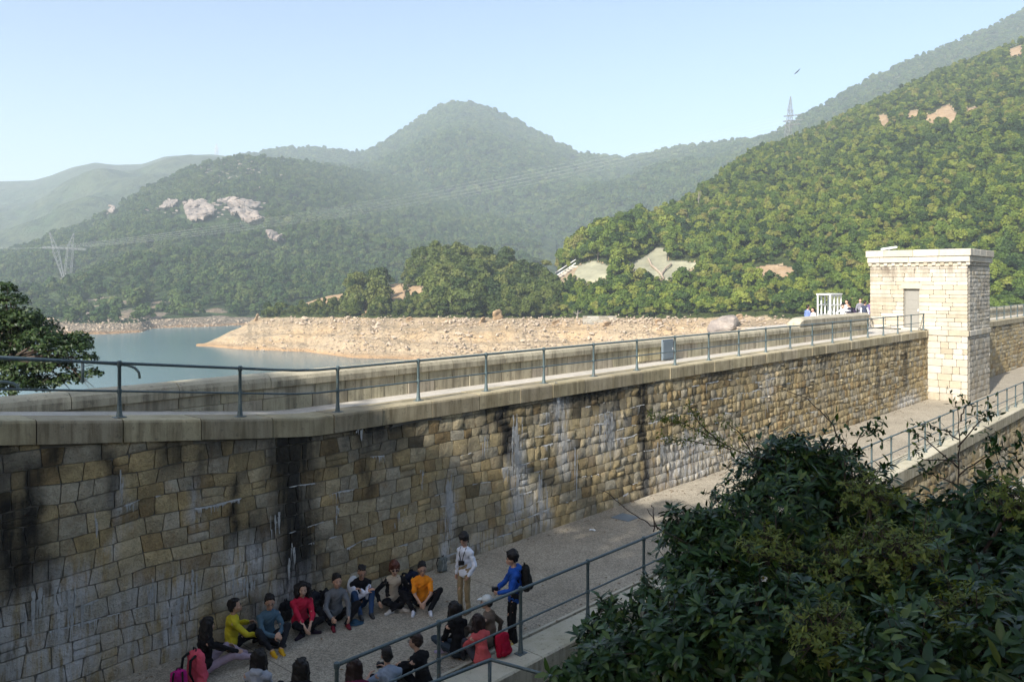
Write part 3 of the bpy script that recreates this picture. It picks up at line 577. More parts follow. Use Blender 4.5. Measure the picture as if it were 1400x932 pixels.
# fallen leaves along the foot of the wall and in the gutter
lr = np.random.RandomState(12); n = 420; uu = lr.uniform(-12, 34, n); vv = np.where(lr.rand(n) < .45, -np.abs(lr.normal(0, .35, n))-.03, np.where(lr.rand(n) < .5, lr.uniform(-4.2, -3.6, n), lr.uniform(-3.8, -.1, n))); aa = lr.uniform(0, 6.28, n); V = []
for u, v, a in zip(uu, vv, aa):
    s = lr.uniform(.03, .06); z = GROUND+.012+lr.uniform(0, .015); c, d = math.cos(a)*s, math.sin(a)*s; V += [W(u-c, v-d, z), W(u+d*.4, v-c*.4, z+.012), W(u+c, v+d, z), W(u-d*.4, v+c*.4, z+.015)]
put('fallen_leaves', mesh('fallen_leaves', V, np.arange(4*n).reshape(n, 4), m_plain('dry_leaf', (.17, .10, .045), .8, .5, 3, .2)), kind='stuff')
HAZE = 0.00034
# ================================================================ water, hills, forest
WL = -15.4
s_ = 4000
put('reservoir', mesh('reservoir', [(-s_, 12, WL), (900, 12, WL), (900, s_, WL), (-s_, s_, WL)], [(0,1,2,3)], M['water']), kind='structure')
put('ground', mesh('ground', [(-6000, -6000, -17.5), (6000, -6000, -17.5), (6000, 6000, -17.5), (-6000, 6000, -17.5)], [(0,1,2,3)], M['earth']), kind='structure')
def interp(tab, px): t = np.array(tab, float); return np.array([np.interp(px, t[:,0], t[:,k]) for k in range(1, t.shape[1])])
class Sheet:
    """a hill as real terrain: every profile is given as (bearing, elevation angle, distance) and turned into points on the ground"""
    def __init__(s, name, pxs, profs, rows, amp, mat, bare=None, seed=0, fs=.02, ridge_amp=0.0, ease=None):
        pxs = np.asarray(pxs, float); s.px = pxs; ys = []; Ys = []
        for p in profs:
            y, Y = interp(p, pxs); ys.append(y); Ys.append(Y)
        Zs = [EYE-(y-YH)/F*Y for y, Y in zip(ys, Ys)]; RY = []; RZ = []; RT = []
        for i in range(len(profs)-1):
            n = rows[i]
            for k in range(n+(i == len(profs)-2)):
                t = k/n; e = t if not ease or not ease[i] else ease[i](t)
                RY.append(Ys[i]*(1-t)+Ys[i+1]*t); RZ.append(Zs[i]*(1-e)+Zs[i+1]*e); RT.append((i, t))
        Y = np.array(RY); Z = np.array(RZ); X = (pxs[None]-700)/F*Y
        last = len(profs)-3; win = np.array([math.sin(math.pi*min(1, t))*(1-max(0, (t-.55)/.45)**.8 if i == last and amp[i] > 10 else 1) for i, t in RT])[:,None]
        am = np.array([amp[i] for i, t in RT])[:,None]
        nz = fbm(X*fs, Y*fs, seed, 5); rg = np.abs(fbm(X*fs*.6+9, Y*fs*.6, seed+5, 4))*-1.2+.25
        Z = Z+am*win**.7*(nz*1.3+rg*.9)+ridge_amp*fbm(X*fs*2.2, Y*fs*2.2, seed+7, 4)
        if name == 'wooded_hill':                    # eroded terraces of the drained shore
            m = np.array([min(1, 4*t)*min(1, 4*(1-t)) if i == 0 else 0 for i, t in RT])[:,None]; Z = Z+m*(.32*np.sin(Z*2.4+5*fbm(X*.05, Y*.05, 91))+1.1*np.minimum(0, np.abs(fbm(X*.11, Y*.02, 92))-.09)*8*.35+.6*fbm(X*.25, Y*.25, 93, 3))
        s.X, s.Y, s.Z = X, Y, Z; s.py = YH+F*(EYE-Z)/Y; s.seg = np.array([i for i, t in RT])
        nr, nc = X.shape; V = np.stack([X, Y, Z], -1).reshape(-1, 3)
        idx = np.arange(nr*nc).reshape(nr, nc); Fc = np.stack([idx[:-1,:-1], idx[:-1,1:], idx[1:,1:], idx[1:,:-1]], -1).reshape(-1, 4)
        b = bare(X, Y, Z, np.broadcast_to(pxs[None], X.shape), s.py, np.broadcast_to(s.seg[:,None], X.shape)) if bare is not None else np.zeros_like(X); s.bare = b
        s.obj = put(name, mesh(name, V, Fc, mat, True, {'bare': ('FLOAT', b.ravel())}), kind='structure')
    def surf(s, px, py):
        """point of the hill's near face seen at a bearing and elevation"""
        c = np.interp(px, s.px, np.arange(len(s.px))); i = int(min(max(c, 0), len(s.px)-2)); f = c-i
        pyc = s.py[:,i]*(1-f)+s.py[:,i+1]*f
        for k in range(len(pyc)-1):
            if (pyc[k] >= py >= pyc[k+1]):
                t = (pyc[k]-py)/max(1e-6, pyc[k]-pyc[k+1]); g = lambda A: (A[k,i]*(1-f)+A[k,i+1]*f)*(1-t)+(A[k+1,i]*(1-f)+A[k+1,i+1]*f)*t
                return np.array([g(s.X), g(s.Y), g(s.Z)])
        k = int(np.argmin(np.abs(pyc-py))); return np.array([s.X[k,i], s.Y[k,i], s.Z[k,i]])
    def scatter(s, n, rnd, segs=None, pxr=(-60, 1460), mask=None):
        X, Y, Z = s.X, s.Y, s.Z; ax, ay, az = X[1:,1:]-X[:-1,:-1], Y[1:,1:]-Y[:-1,:-1], Z[1:,1:]-Z[:-1,:-1]; bx, by, bz = X[1:,:-1]-X[:-1,1:], Y[1:,:-1]-Y[:-1,1:], Z[1:,:-1]-Z[:-1,1:]
        A = .5*np.sqrt((ay*bz-az*by)**2+(az*bx-ax*bz)**2+(ax*by-ay*bx)**2)
        if segs is not None: A = A*np.isin(s.seg[:-1], segs)[:,None]
        pc = (s.px[:-1]+s.px[1:])/2; A = A*((pc > pxr[0])&(pc < pxr[1]))[None]
        A = A*np.clip(1-1.6*s.bare[:-1,:-1], 0, 1)
        P = (A/A.sum()).ravel(); q = rnd.choice(len(P), n, p=P); r, c = np.divmod(q, A.shape[1]); f = rnd.rand(n); g = rnd.rand(n)
        def L(M_): return (M_[r,c]*(1-f)+M_[r,c+1]*f)*(1-g)+(M_[r+1,c]*(1-f)+M_[r+1,c+1]*f)*g
        P3 = np.stack([L(X), L(Y), L(Z)], 1)
        if mask is not None: P3 = P3[mask(700+F*P3[:,0]/P3[:,1], YH+F*(EYE-P3[:,2])/P3[:,1])]
        return P3
def inpoly(px, py, poly):
    px = np.asarray(px, float); ins = np.zeros(px.shape, bool); n = len(poly)
    for i in range(n):
        (x0, y0), (x1, y1) = poly[i], poly[(i+1) % n]
        c = ((y0 > py) != (y1 > py)) & (px < (x1-x0)*(py-y0)/((y1-y0) or 1e-9)+x0); ins ^= c
    return ins
# clearings, scars and cut slopes of the near hill: (kind, outline as bearings and elevations)
SCARS = [('soil', [(375,428),(402,414),(420,404),(448,396),(478,390),(476,402),(456,414),(430,418),(405,424)]), ('soil', [(522,410),(534,388),(550,388),(556,400),(550,418),(526,420)]), ('soil', [(558,392),(576,390),(582,404),(562,412)]),
         ('soil', [(490,412),(500,392),(510,400),(508,424),(496,430)]), ('soil', [(1018,368),(1055,361),(1088,366),(1084,378),(1040,382)]), ('soil', [(1280,150),(1297,142),(1312,160),(1302,170),(1282,162)]),
         ('soil', [(1262,158),(1280,154),(1282,168),(1266,170)]), ('soil', [(1198,158),(1212,156),(1216,172),(1204,178)]), ('soil', [(1240,152),(1256,150),(1254,160),(1242,162)]), ('soil', [(1320,148),(1338,146),(1336,156),(1322,156)]), ('soil', [(1378,68),(1396,62),(1398,76),(1382,80)]),
         ('shot', [(782,378),(790,364),(812,356),(836,364),(838,376),(810,388),(800,388)]), ('shot', [(858,362),(880,352),(896,340),(912,340),(914,358),(942,358),(964,360),(940,372),(912,386),(898,380),(872,378)]),
         ('soil', [(745,382),(775,372),(795,360),(800,366),(780,382),(752,390)])]
def hill_bare(X, Y, Z, px, py, seg):
    b = np.where(seg == 0, 1.0, 0.0)
    for k, poly in SCARS: b = np.maximum(b, inpoly(px, py, poly)*1.0)
    low = np.clip((py-430)/8, 0, 1)*(seg == 1)*.9
    return np.clip(np.maximum(b, low+fbm(X*.05, Y*.05, 77)*.5*(seg == 1)), 0, 1)
water_at = lambda y: (EYE-WL)*F/(y-YH)
px_h = np.arange(268, 1580, 3.0)
def prof_w(t, dz=0): return [(p, y, water_at(y)) for p, y in t]
HC0 = prof_w([(268,473),(282,473),(345,478),(420,480),(480,488),(600,492),(1000,494),(1580,494)])
HC0 = [(p, YH+(EYE+17.0)/Y*F, Y-4) for p, y, Y in HC0]
HC1 = [(268,474,236),(282,471,238),(320,452,243),(345,441,246),(420,440,236),(560,440,222),(700,440,212),(850,440,204),(1000,444,192),(1200,436,180),(1400,430,170),(1580,430,165)]
HC1 = [(float(p), float(np.interp(p, [q[0] for q in HC1], [q[1] for q in HC1])+(p > 340)*(2.5+7*fbm(p*.035, 0, 5)+5*fbm(p*.15, 0, 6))), float(np.interp(p, [q[0] for q in HC1], [q[2] for q in HC1]))) for p in np.arange(268, 1581, 3.0)]
HC2 = [(268,474.5,240),(282,472,243),(320,455,250),(345,438,256),(380,428,262),(410,418,268),(450,405,276),(520,394,282),(560,384,286),(600,367,290),(640,364,292),(690,374,288),(740,386,280),(765,374,290),(785,346,300),(830,314,315),(870,306,330),(900,302,345),(930,287,365),(1000,230,440),(1030,210,465),(1060,200,485),(1130,174,510),(1200,139,535),(1290,98,552),(1400,58,562),(1580,-20,570)]
HC3 = [(p, y+ (60 if p < 770 else 20), Y+(60 if p < 770 else 160)) for p, y, Y in HC2]
hill = Sheet('wooded_hill', px_h, [HC0, HC1, HC2, HC3], [50, 64, 5], [2.6, 5.5, 0], M['hill'], hill_bare, 3, .035, .5, [lambda t: t**.8, None, None])
# left hill with granite slabs, main peak, far ridges
FS0 = prof_w([(-220,459),(60,459),(150,457.5),(195,455),(206,449),(300,446),(345,444),(760,444)]); FS0 = [(p, YH+(EYE+17.0)/Y*F, Y-5) for p, y, Y in FS0]
FS1 = [(-220,438,320),(60,438,318),(100,440,312),(150,440,312),(190,440,318),(208,437,345),(300,432,362),(345,432,370),(760,432,380)]
FS2 = [(-220,365,980),(-60,355,950),(0,347,900),(40,338,860),(75,322,880),(110,312,900),(150,290,920),(200,262,950),(260,233,980),(300,221,1000),(330,216,1005),(365,217,1010),(400,222,1050),(450,229,1120),(520,240,1250),(600,255,1330),(680,275,1380),(760,305,1400)]
FS3 = [(p, y+40, Y+500) for p, y, Y in FS2]
def left_bare(X, Y, Z, px, py, seg):
    b = np.where(seg == 0, 1.0, 0.0)
    for poly in ([(95,432),(118,410),(140,406),(165,404),(182,420),(195,436),(150,440)], [(60,385),(95,378),(112,384),(104,396),(80,398)], [(195,436),(205,412),(232,408),(236,424),(215,438)], [(232,432),(255,420),(300,416),(318,424),(310,436)], [(100,422),(60,430),(52,424),(95,414)],
                 [(100,318),(128,306),(130,318),(108,326)]): b = np.maximum(b, inpoly(px, py, poly)*np.clip(.45+fbm(X*.05, Y*.05+Z*.08, 71)*2.2, 0, .95))
    rocky = np.clip(1-np.hypot((px-330)/90, (py-235)/28), 0, 1)*.55+np.clip(1-np.hypot((px-300)/110, (py-290)/26), 0, 1)*.35
    return np.clip(b+rocky*(fbm(X*.03, Y*.03, 5)*3), 0, 1)
lefth = Sheet('rocky_hill', np.arange(-220, 764, 4.0), [FS0, FS1, FS2, FS3], [8, 110, 4], [1.2, 26, 0], M['mount'], left_bare, 13, .009, 2.5, [None, lambda t: t**1.4, None])
MS1 = [(180,440,420),(1180,440,420)]
MS2 = [(180,330,1700),(260,250,1750),(330,219,1800),(355,213,1850),(385,207,1880),(420,206,1880),(445,208,1850),(480,215,1800),(500,212,1790),(525,199,1790),(550,184,1800),(575,167,1800),(590,157,1800),(605,149,1800),(625,144,1800),(640,146,1800),(665,151,1800),(690,162,1790),(720,177,1780),(760,198,1760),(790,212,1740),(812,218,1720),(850,221,1700),(880,218,1650),(900,211,1600),(940,206,1550),(970,203,1500),(1010,197,1450),(1060,190,1420),(1120,185,1400),(1180,180,1400)]
MS3 = [(p, y+30, Y+600) for p, y, Y in MS2]
def mount_bare(X, Y, Z, px, py, seg):
    b = np.zeros_like(X)
    for cx, cy, rx, ry in ((697,194,10,4),(780,221,12,6),(712,219,8,4),(535,211,8,4),(640,199,8,5),(535,247,6,2),(450,216,6,3),(700,195,14,3),(676,181,9,3),(420,213,9,3)): b = np.maximum(b, np.clip(1.3-np.hypot((px-cx)/rx, (py-cy)/ry), 0, 1))
    return b
mount = Sheet('peak', np.arange(180, 1184, 5.0), [MS1, MS2, MS3], [120, 4], [110, 0], M['mount'], mount_bare, 23, .0042, 5, [lambda t: t**1.55, None])
R1 = [(-250,440,900),(560,440,900)]; R2 = [(-250,255,2050),(0,248,2050),(45,246,2050),(70,240,2050),(100,229,2050),(130,223,2050),(160,225,2050),(195,223,2050),(225,213,2050),(250,212,2050),(290,211,2050),(310,213,2050),(330,218,2050),(400,232,2050),(560,290,2050)]
R3 = [(p, y+30, Y+800) for p, y, Y in R2]
far1 = Sheet('far_ridge', np.arange(-250, 564, 6.0), [R1, R2, R3], [60, 3], [170, 0], M['farmount'], None, 33, .003, 8)
Q1 = [(940,420,900),(1700,420,700)]; Q2 = [(940,250,1500),(1000,217,1500),(1030,200,1500),(1060,182,1500),(1095,161,1500),(1140,137,1500),(1200,103,1500),(1260,78,1500),(1300,60,1500),(1350,40,1500),(1400,14,1500),(1500,-28,1500)]
Q2 = [(p, y, 1300) for p, y, Y in Q2]; Q1 = [(p, y, 640) for p, y, Y in Q1]; Q3 = [(p, y+30, Y+700) for p, y, Y in Q2]
far2 = Sheet('far_slope', np.arange(940, 1504, 6.0), [Q1, Q2, Q3], [60, 3], [60, 0], M['farmount'], None, 43, .005, 4)
# land behind and beside the camera and the near hillside that carries the bushes and the shade trees
def near_z(u, v):
    u = np.asarray(u, float); v = np.asarray(v, float); low = -4.75-3.3*np.clip((u-1)/8, 0, 1)
    t = np.clip((-5.05-v)/9.0, 0, 3); z = low+(1.02-low)*np.minimum(t, 1)**2.6
    back = np.clip((-15.6-v)/1.0, 0, 60); z = z+np.minimum(back*.55, 16)*(1-np.clip((u+2)/40, 0, .8))
    return z+.16*fbm(u*.9, v*.9, 3)*(t > .02)
us = np.concatenate([np.arange(-60, -20, 4), np.arange(-20, 30, .5), np.arange(30, 110, 5)]); vs_ = np.concatenate([np.arange(-4.9, -16, -.35), np.arange(-16, -60, -3)])
U, Vv = np.meshgrid(us, vs_); Zz = near_z(U, Vv); P3 = Wn(np.stack([U.ravel(), Vv.ravel(), Zz.ravel()], 1)); idx = np.arange(U.size).reshape(U.shape)
put('hillside', mesh('hillside', P3, np.stack([idx[:-1,:-1], idx[1:,:-1], idx[1:,1:], idx[:-1,1:]], -1).reshape(-1, 4), M['earth'], True), kind='structure')
# bank on the water side of the dam, under the dark tree
us = np.arange(-46, 6, 1.5); vs_ = np.arange(1.9, 20, 1.2); U, Vv = np.meshgrid(us, vs_)
Zz = -.6-np.clip(Vv-4, 0, 30)*1.0-np.clip(U+10, 0, 40)*.9+fbm(U*.4, Vv*.4, 9)*.8; P3 = Wn(np.stack([U.ravel(), Vv.ravel(), Zz.ravel()], 1)); idx = np.arange(U.size).reshape(U.shape)
put('near_bank', mesh('near_bank', P3, np.stack([idx[:-1,:-1], idx[:-1,1:], idx[1:,1:], idx[1:,:-1]], -1).reshape(-1, 4), M['earth'], True), kind='structure')
# ---------------------------------------------------------------- tree kinds
def leaf_cards(C, Nn, size, rnd, aspect=.55, shape='quad', var=.35):
    """small leaf sprays at points C facing roughly Nn"""
    n = len(C); Nn = Nn/np.linalg.norm(Nn, axis=1, keepdims=True); t = rnd.normal(size=(n, 3)); t -= (t*Nn).sum(1, keepdims=True)*Nn; t /= np.linalg.norm(t, axis=1, keepdims=True)
    b = np.cross(Nn, t); s = size*(1+var*rnd.uniform(-1, 1, (n, 1))); w = s*aspect
    fold = Nn*s*.18
    V = np.stack([C-t*s, C-b*w+fold*0, C+t*s, C+b*w], 1) if shape == 'diamond' else np.stack([C-t*s-b*w, C+t*s-b*w*.8, C+t*s*.9+b*w-fold, C-t*s*.9+b*w-fold], 1)
    return V.reshape(-1, 3), np.arange(4*n).reshape(n, 4)
def crown_geo(seed, w, h, z0, n, size, lobes=9, flat=.75, spread=.75, shape='quad', lr=(.28, .48)):
    r = np.random.RandomState(seed); L = []
    for i in range(lobes):
        a = r.uniform(0, 6.28); q = math.sqrt(r.uniform(0, 1))*spread; zz = r.uniform(.05, 1); k = q*w/2*math.sqrt(max(.15, 1-(zz*1.0)**2.2))
        L.append((math.cos(a)*k, math.sin(a)*k, z0+h*(.18+.72*zz), w*.5*r.uniform(*lr)))
    L.append((0, 0, z0+h*.55, w*.3)); wt = np.array([l[3]**2 for l in L]); wt /= wt.sum(); li = r.choice(len(L), n, p=wt); L = np.array(L)[li]
    d = r.normal(size=(n, 3)); d /= np.linalg.norm(d, axis=1, keepdims=True); d[:,2] = np.where(d[:,2] < -.35, -d[:,2], d[:,2])
    rad = L[:,3:4]*(.62+.42*r.rand(n, 1)**.6)*(1+.25*np.sin(5*d[:,:1]+seed)*np.cos(4*d[:,1:2]))
    C = L[:,:3]+d*rad*np.array([1, 1, flat]); Nn = d*np.array([1, 1, 1.1])+r.normal(size=(n, 3))*.55+np.array([0, 0, .35])
    return leaf_cards(C, Nn, size, r, .6, shape)
def trunk_geo(seed, h, r0, w, limbs=5):
    r = random.Random(seed); mb = MB(); top = Vector((r.uniform(-.2, .2)*w*.3, r.uniform(-.2, .2)*w*.3, h))
    mid = Vector((top.x*.4+r.uniform(-.2, .2), top.y*.4+r.uniform(-.2, .2), h*.5)); mb.tube([(0,0,-.6), mid, top], [r0, r0*.75, r0*.35], 6)
    for i in range(limbs):
        a = r.uniform(0, 6.28); z = h*r.uniform(.35, .8); p = Vector((0, 0, 0)).lerp(top, z/h); q = p+Vector((math.cos(a)*w*.22, math.sin(a)*w*.22, h*.12)); e = p+Vector((math.cos(a)*w*.38, math.sin(a)*w*.38, h*.32)); mb.tube([p, q, e], [r0*.4, r0*.28, r0*.12], 5)
    return mb
CROWN = []; TRUNK = []
for k in range(6):
    w, h = [(6.2,5.2),(5.4,4.6),(7.0,4.8),(4.6,5.8),(5.8,4.0),(4.2,3.6)][k]
    V, Fc = crown_geo(100+k, w, h, [1.7,1.5,1.7,1.5,1.3,.6][k], 1500, .34, 11, .75)
    CROWN.append((mesh('crown', V, Fc, M['leafspit']), mesh('crown', V, Fc, M['leafhill']))); TRUNK.append(trunk_geo(200+k, h*.75+1.0, .14, w).mesh('trunk', M['greybark'], True))
LOWC = []                                       # forest pieces used only in masses
for k in range(4):
    V, Fc = crown_geo(300+k, [5.5,6.5,4.5,7][k], [4.2,4.2,4.5,4.6][k], .2, 520, .55, 8, .75); LOWC.append((V, Fc))
def gn_mass(name, pts, scl, protos, mat, rnd, label=None, squash=.25):
    lib = bpy.data.collections.new(name+'_kinds')
    for i, (V, Fc) in enumerate(protos): lib.objects.link(bpy.data.objects.new('%s_kind' % name, mesh('foliage', V, Fc, mat)))
    n = len(pts); me = bpy.data.meshes.new(name); me.vertices.add(n); me.vertices.foreach_set('co', np.asarray(pts, np.float32).ravel())
    sc = np.stack([scl*(1+squash*rnd.uniform(-1, 1, n)), scl*(1+squash*rnd.uniform(-1, 1, n)), scl*(1+squash*rnd.uniform(-1, 1, n))], 1); ro = np.stack([rnd.uniform(-.15, .15, n), rnd.uniform(-.15, .15, n), rnd.uniform(0, 6.28, n)], 1)
    for k, t, a in (('scl', 'FLOAT_VECTOR', sc), ('rot', 'FLOAT_VECTOR', ro)): q = me.attributes.new(k, t, 'POINT'); q.data.foreach_set('vector', a.astype(np.float32).ravel())
    q = me.attributes.new('kid', 'INT', 'POINT'); q.data.foreach_set('value', rnd.randint(0, len(protos), n).astype(np.int32))
    o = put(name, me, kind='stuff'); g = bpy.data.node_groups.new(name, 'GeometryNodeTree'); g.interface.new_socket('Geometry', in_out='INPUT', socket_type='NodeSocketGeometry'); g.interface.new_socket('Geometry', in_out='OUTPUT', socket_type='NodeSocketGeometry')
    a = g.nodes.new('NodeGroupInput'); b = g.nodes.new('NodeGroupOutput'); ip = g.nodes.new('GeometryNodeInstanceOnPoints'); ci = g.nodes.new('GeometryNodeCollectionInfo'); ci.inputs['Collection'].default_value = lib; ci.inputs['Separate Children'].default_value = True; ci.inputs['Reset Children'].default_value = True
    ip.inputs['Pick Instance'].default_value = True
    def na(nm, dt, sock): x = g.nodes.new('GeometryNodeInputNamedAttribute'); x.data_type = dt; x.inputs[0].default_value = nm; g.links.new([q for q in x.outputs if q.enabled and q.name == 'Attribute'][0], sock)
    g.links.new(a.outputs[0], ip.inputs['Points']); g.links.new(ci.outputs[0], ip.inputs['Instance']); na('scl', 'FLOAT_VECTOR', ip.inputs['Scale']); na('rot', 'FLOAT_VECTOR', ip.inputs['Rotation']); na('kid', 'INT', ip.inputs['Instance Index'])
    g.links.new(ip.outputs[0], b.inputs[0]); md = o.modifiers.new('scatter', 'NODES'); md.node_group = g; return o
rs = np.random.RandomState(17)
py_spit = lambda poly: poly[0][0] < 600
def not_scar(px, py):
    ok = np.ones(len(px), bool)
    for k, poly in SCARS:
        for dy in ((0, 5, 10, 15, 20, 25) if k == 'soil' and py_spit(poly) else (0, 4, 8) if k == 'soil' else (0, 5, 10, 15)): ok &= ~inpoly(px, py-dy, poly)      # also keep the crowns in front of a clearing low
    return ok
def in_scar(px, py):
    ok = np.ones(len(px), bool)
    for k, poly in SCARS: ok &= ~inpoly(px, py, poly)|(rs.rand(len(px)) < .10)
    return ok
pts = hill.scatter(23000, rs, [1], (262, 1500), in_scar)
pts = np.concatenate([pts, hill.scatter(500, rs, [2], (345, 1500))]); fringe = hill.scatter(60000, rs, [1], (330, 1420), lambda x, y: (y > 418)&(y < 441)&in_scar(x, y)); pts = np.concatenate([pts, fringe[:2600]])
ppx = 700+F*pts[:,0]/pts[:,1]; ppy = YH+F*(EYE-pts[:,2])/pts[:,1]
kx = rs.rand(len(pts)) > np.clip((ppy-433)/8, 0, .8)
kx &= (ppx > 765)|(rs.rand(len(pts)) > .30)
pts, ppx, ppy = pts[kx], ppx[kx], ppy[kx]
spit = (ppx < 765)
small = np.where(spit, np.interp(ppx, [300, 345, 420, 560, 640, 765], [.4, .62, .72, .88, 1.0, .85]), np.interp(pts[:,1], [180, 300, 560], [.56, .62, .56]))
front = ~not_scar(ppx, ppy)
big_ = (ppx > 762)&(ppx < 935)&(ppy < 372)&(ppy > 290)
scl = small*np.where(spit, .40+.95*rs.rand(len(pts))**1.8, .32+.95*rs.rand(len(pts))**1.7)*np.where(big_, 1.45, 1)*np.where(front, .42, 1)
scl *= np.clip(1-(ppy-425)/22, .42, 1)
size = scl/pts[:,1]; cand = np.where((ppx > 300)&(ppx < 1396)&(ppy < 446))[0]
# the 300 that show largest stand as single trees, nearest first and the tops of the spit among them
sky = (spit & (pts[:,1] > 262) & (ppx > 380)); score = size+.002*sky*(rs.rand(len(pts)))
order = cand[np.argsort(-score[cand])][:300]; single = np.zeros(len(pts), bool); single[order] = True
for i in order:
    k = int(rs.randint(0, 6)); sp = bool(spit[i]); s = float(scl[i])*1.05
    qx, qy = ppx[i], ppy[i]
    if ppy[i] > 425: nm, lb, gr = 'shrub', 'low green shrub growing just above the bare shore of the reservoir', 'shrubs above the bare shore'
    elif sp and pts[i][1] > 268: nm, lb, gr = 'broadleaf_tree', 'olive green tree on the crest of the wooded spit, against the far mountain', 'trees on the crest of the spit'
    elif sp: nm, lb, gr = 'broadleaf_tree', 'olive green tree on the near slope of the wooded spit above the tan shore', 'trees on the near slope of the spit'
    elif qx < 980 and qy > 392: nm, lb, gr = 'broadleaf_tree', 'green tree in the belt below the grey sprayed concrete slopes', 'trees below the sprayed slopes'
    elif qx < 980: nm, lb, gr = 'broadleaf_tree', 'green tree above or beside the grey sprayed concrete slopes', 'trees above the sprayed slopes'
    elif qx < 1185: nm, lb, gr = 'broadleaf_tree', 'bright green bushy tree low on the sunny hillside, seen over the parapet before the tower', 'trees seen over the parapet'
    else: nm, lb, gr = 'broadleaf_tree', 'bright green bushy tree on the hillside directly behind the stone tower', 'trees behind the stone tower'
    e = empty(nm, pts[i], float(rs.uniform(0, 6.28)), lb, 'shrub' if nm == 'shrub' else 'tree', gr); e.scale = (s*rs.uniform(.85, 1.15), s*rs.uniform(.85, 1.15), s*rs.uniform(.85, 1.3))
    put('crown', CROWN[k][0 if sp else 1], e); put('trunk', TRUNK[k], e)
near_protos = []
for k in range(6):
    me = CROWN[k][1]; V = np.empty(len(me.vertices)*3, np.float32); me.vertices.foreach_get('co', V); V = V.reshape(-1, 3); near_protos.append((V, np.arange(len(V)).reshape(-1, 4)))
rest = ~single
gn_mass('hillside_forest', pts[rest & ~spit], scl[rest & ~spit], near_protos, M['leafhill'], rs)
gn_mass('spit_forest', pts[rest & spit], scl[rest & spit]*1.0, near_protos, M['leafspit'], rs)
ROCKS2 = [(268,291,44,20),(290,297,24,14),(282,281,16,10),(262,285,14,14),(252,284,16,9),(232,280,22,6),(345,299,34,16),(332,285,26,9),(320,280,22,9),(352,283,22,9),(300,287,30,10),(312,291,20,10),(275,300,36,8),(342,307,18,10),(378,328,14,6),(386,333,12,8),(370,322,6,8),(154,288,18,10),(148,296,8,6),(202,292,10,5),(238,296,9,4)]
SLABS = [[(252,284),(268,278),(285,280),(297,286),(294,297),(282,304),(262,306),(255,297)], [(296,281),(318,275),(345,279),(362,284),(352,289),(330,287),(312,285)], [(326,297),(338,289),(352,292),(362,303),(346,309),(332,305)], [(218,289),(232,278),(247,276),(241,285),(228,290)], [(312,290),(326,286),(334,294),(322,300)], [(366,322),(376,320),(390,331),(380,336),(370,330)], [(146,291),(156,283),(162,288),(154,296)]]
def off_rocks(px, py):
    ok = np.ones(len(px), bool)
    for poly in SLABS:
        for dy in (0, 3, 6): ok &= ~inpoly(px, py-dy, poly)
    for x, y, w, h in ROCKS2: ok &= ~((np.abs(px-x) < w*.52)&(py > y-h*.6)&(py < y+h*.6+7))
    ok &= ~((np.hypot((px-325)/48, (py-238)/17) < 1)&(rs.rand(len(px)) < .75))
    return ok
lp = lefth.scatter(17000, rs, [1], (-60, 740), off_rocks); gn_mass('rocky_hill_forest', lp, (.55+.75*rs.rand(len(lp)))*np.interp(lp[:,1], [300, 1000], [.75, 1.15]), LOWC, M['leafmount'], rs)
mp = mount.scatter(26000, rs, [0], (240, 1080)); mp = mp[mp[:,1] > 750]; gn_mass('mountain_forest', mp, (.9+1.1*rs.rand(len(mp)))*np.interp(mp[:,1], [700, 1800], [1.0, 1.5]), LOWC, M['leafmount'], rs)
qp = far2.scatter(7000, rs, [0], (1040, 1450)); qp = qp[qp[:,1] > 1000]; gn_mass('slope_forest', qp, .8+.6*rs.rand(len(qp)), LOWC, M['leafmount'], rs)
# umbrella pine on the spit, bare trees
def special_tree(px, py, name, label, cr, w, h, trunk_h, mat, r0=.12, grp=None):
    p = hill.surf(px, py); e = empty(name, p, 0, label, 'tree', grp); 
    if cr is not None: V, Fc = cr; put('crown', mesh('crown', V, Fc, mat), e)
    trunk_geo(int(px), trunk_h, r0, w, 6).obj('trunk', M['greybark'], e, True); return e
special_tree(748, 383, 'umbrella_tree', 'flat topped dark tree standing alone beside the hillside steps', crown_geo(5, 5.0, 1.8, 5.0, 900, .3, 8, .45, .95), 4, 3, 6.2, M['leafspit'])
special_tree(612, 365, 'tall_pine', 'tall layered tree rising above the other crowns of the spit', crown_geo(6, 6.5, 5.0, 3.6, 1300, .32, 9, .5, 1.0, lr=(.2, .34)), 6, 5, 8.0, M['leafspit'], .16)
for q, (px, py) in enumerate(((955, 284), (790, 440))): special_tree(px, py, 'dead_tree', ['bare white dead tree on the crest of the hillside', 'leafless pale shrub on the shore beyond the parapet'][q], None, 3.5, 4, [7, 3][q], None, .2)
# ---------------------------------------------------------------- rocks, slabs and cut slopes
def rock_geo(seed, sub=3, ax=(1, .8, .6), rough=.3):
    bm = bmesh.new(); bmesh.ops.create_icosphere(bm, subdivisions=sub, radius=1); V = np.array([v.co[:] for v in bm.verts]); Fc = np.array([[v.index for v in f.verts] for f in bm.faces]); bm.free()
    r = np.random.RandomState(seed); D = 1+0*V[:,0]
    for _ in range(16):
        n = r.normal(size=3); n /= np.linalg.norm(n); d = V@n; c = r.uniform(.38, .78); D = np.where(d > c, D*(c/np.maximum(d, 1e-3)), D)
    D *= 1+rough*.35*fbm(V[:,0]*1.6+seed, V[:,1]*1.6+V[:,2]*1.3, seed)
    return V*D[:,None]*np.array(ax), Fc
M['slab'] = m_rock('granite_slab', (.36, .30, .25), (.21, .175, .15), .12, 1.5)
ROCKS = [mesh('boulder', *rock_geo(40+k, 3 if k < 3 else 2, [(1,.8,.55),(1,.7,.7),(.9,.8,.4),(1,.6,.5),(.8,.8,.7)][k], .9), M['slab']) for k in range(5)]
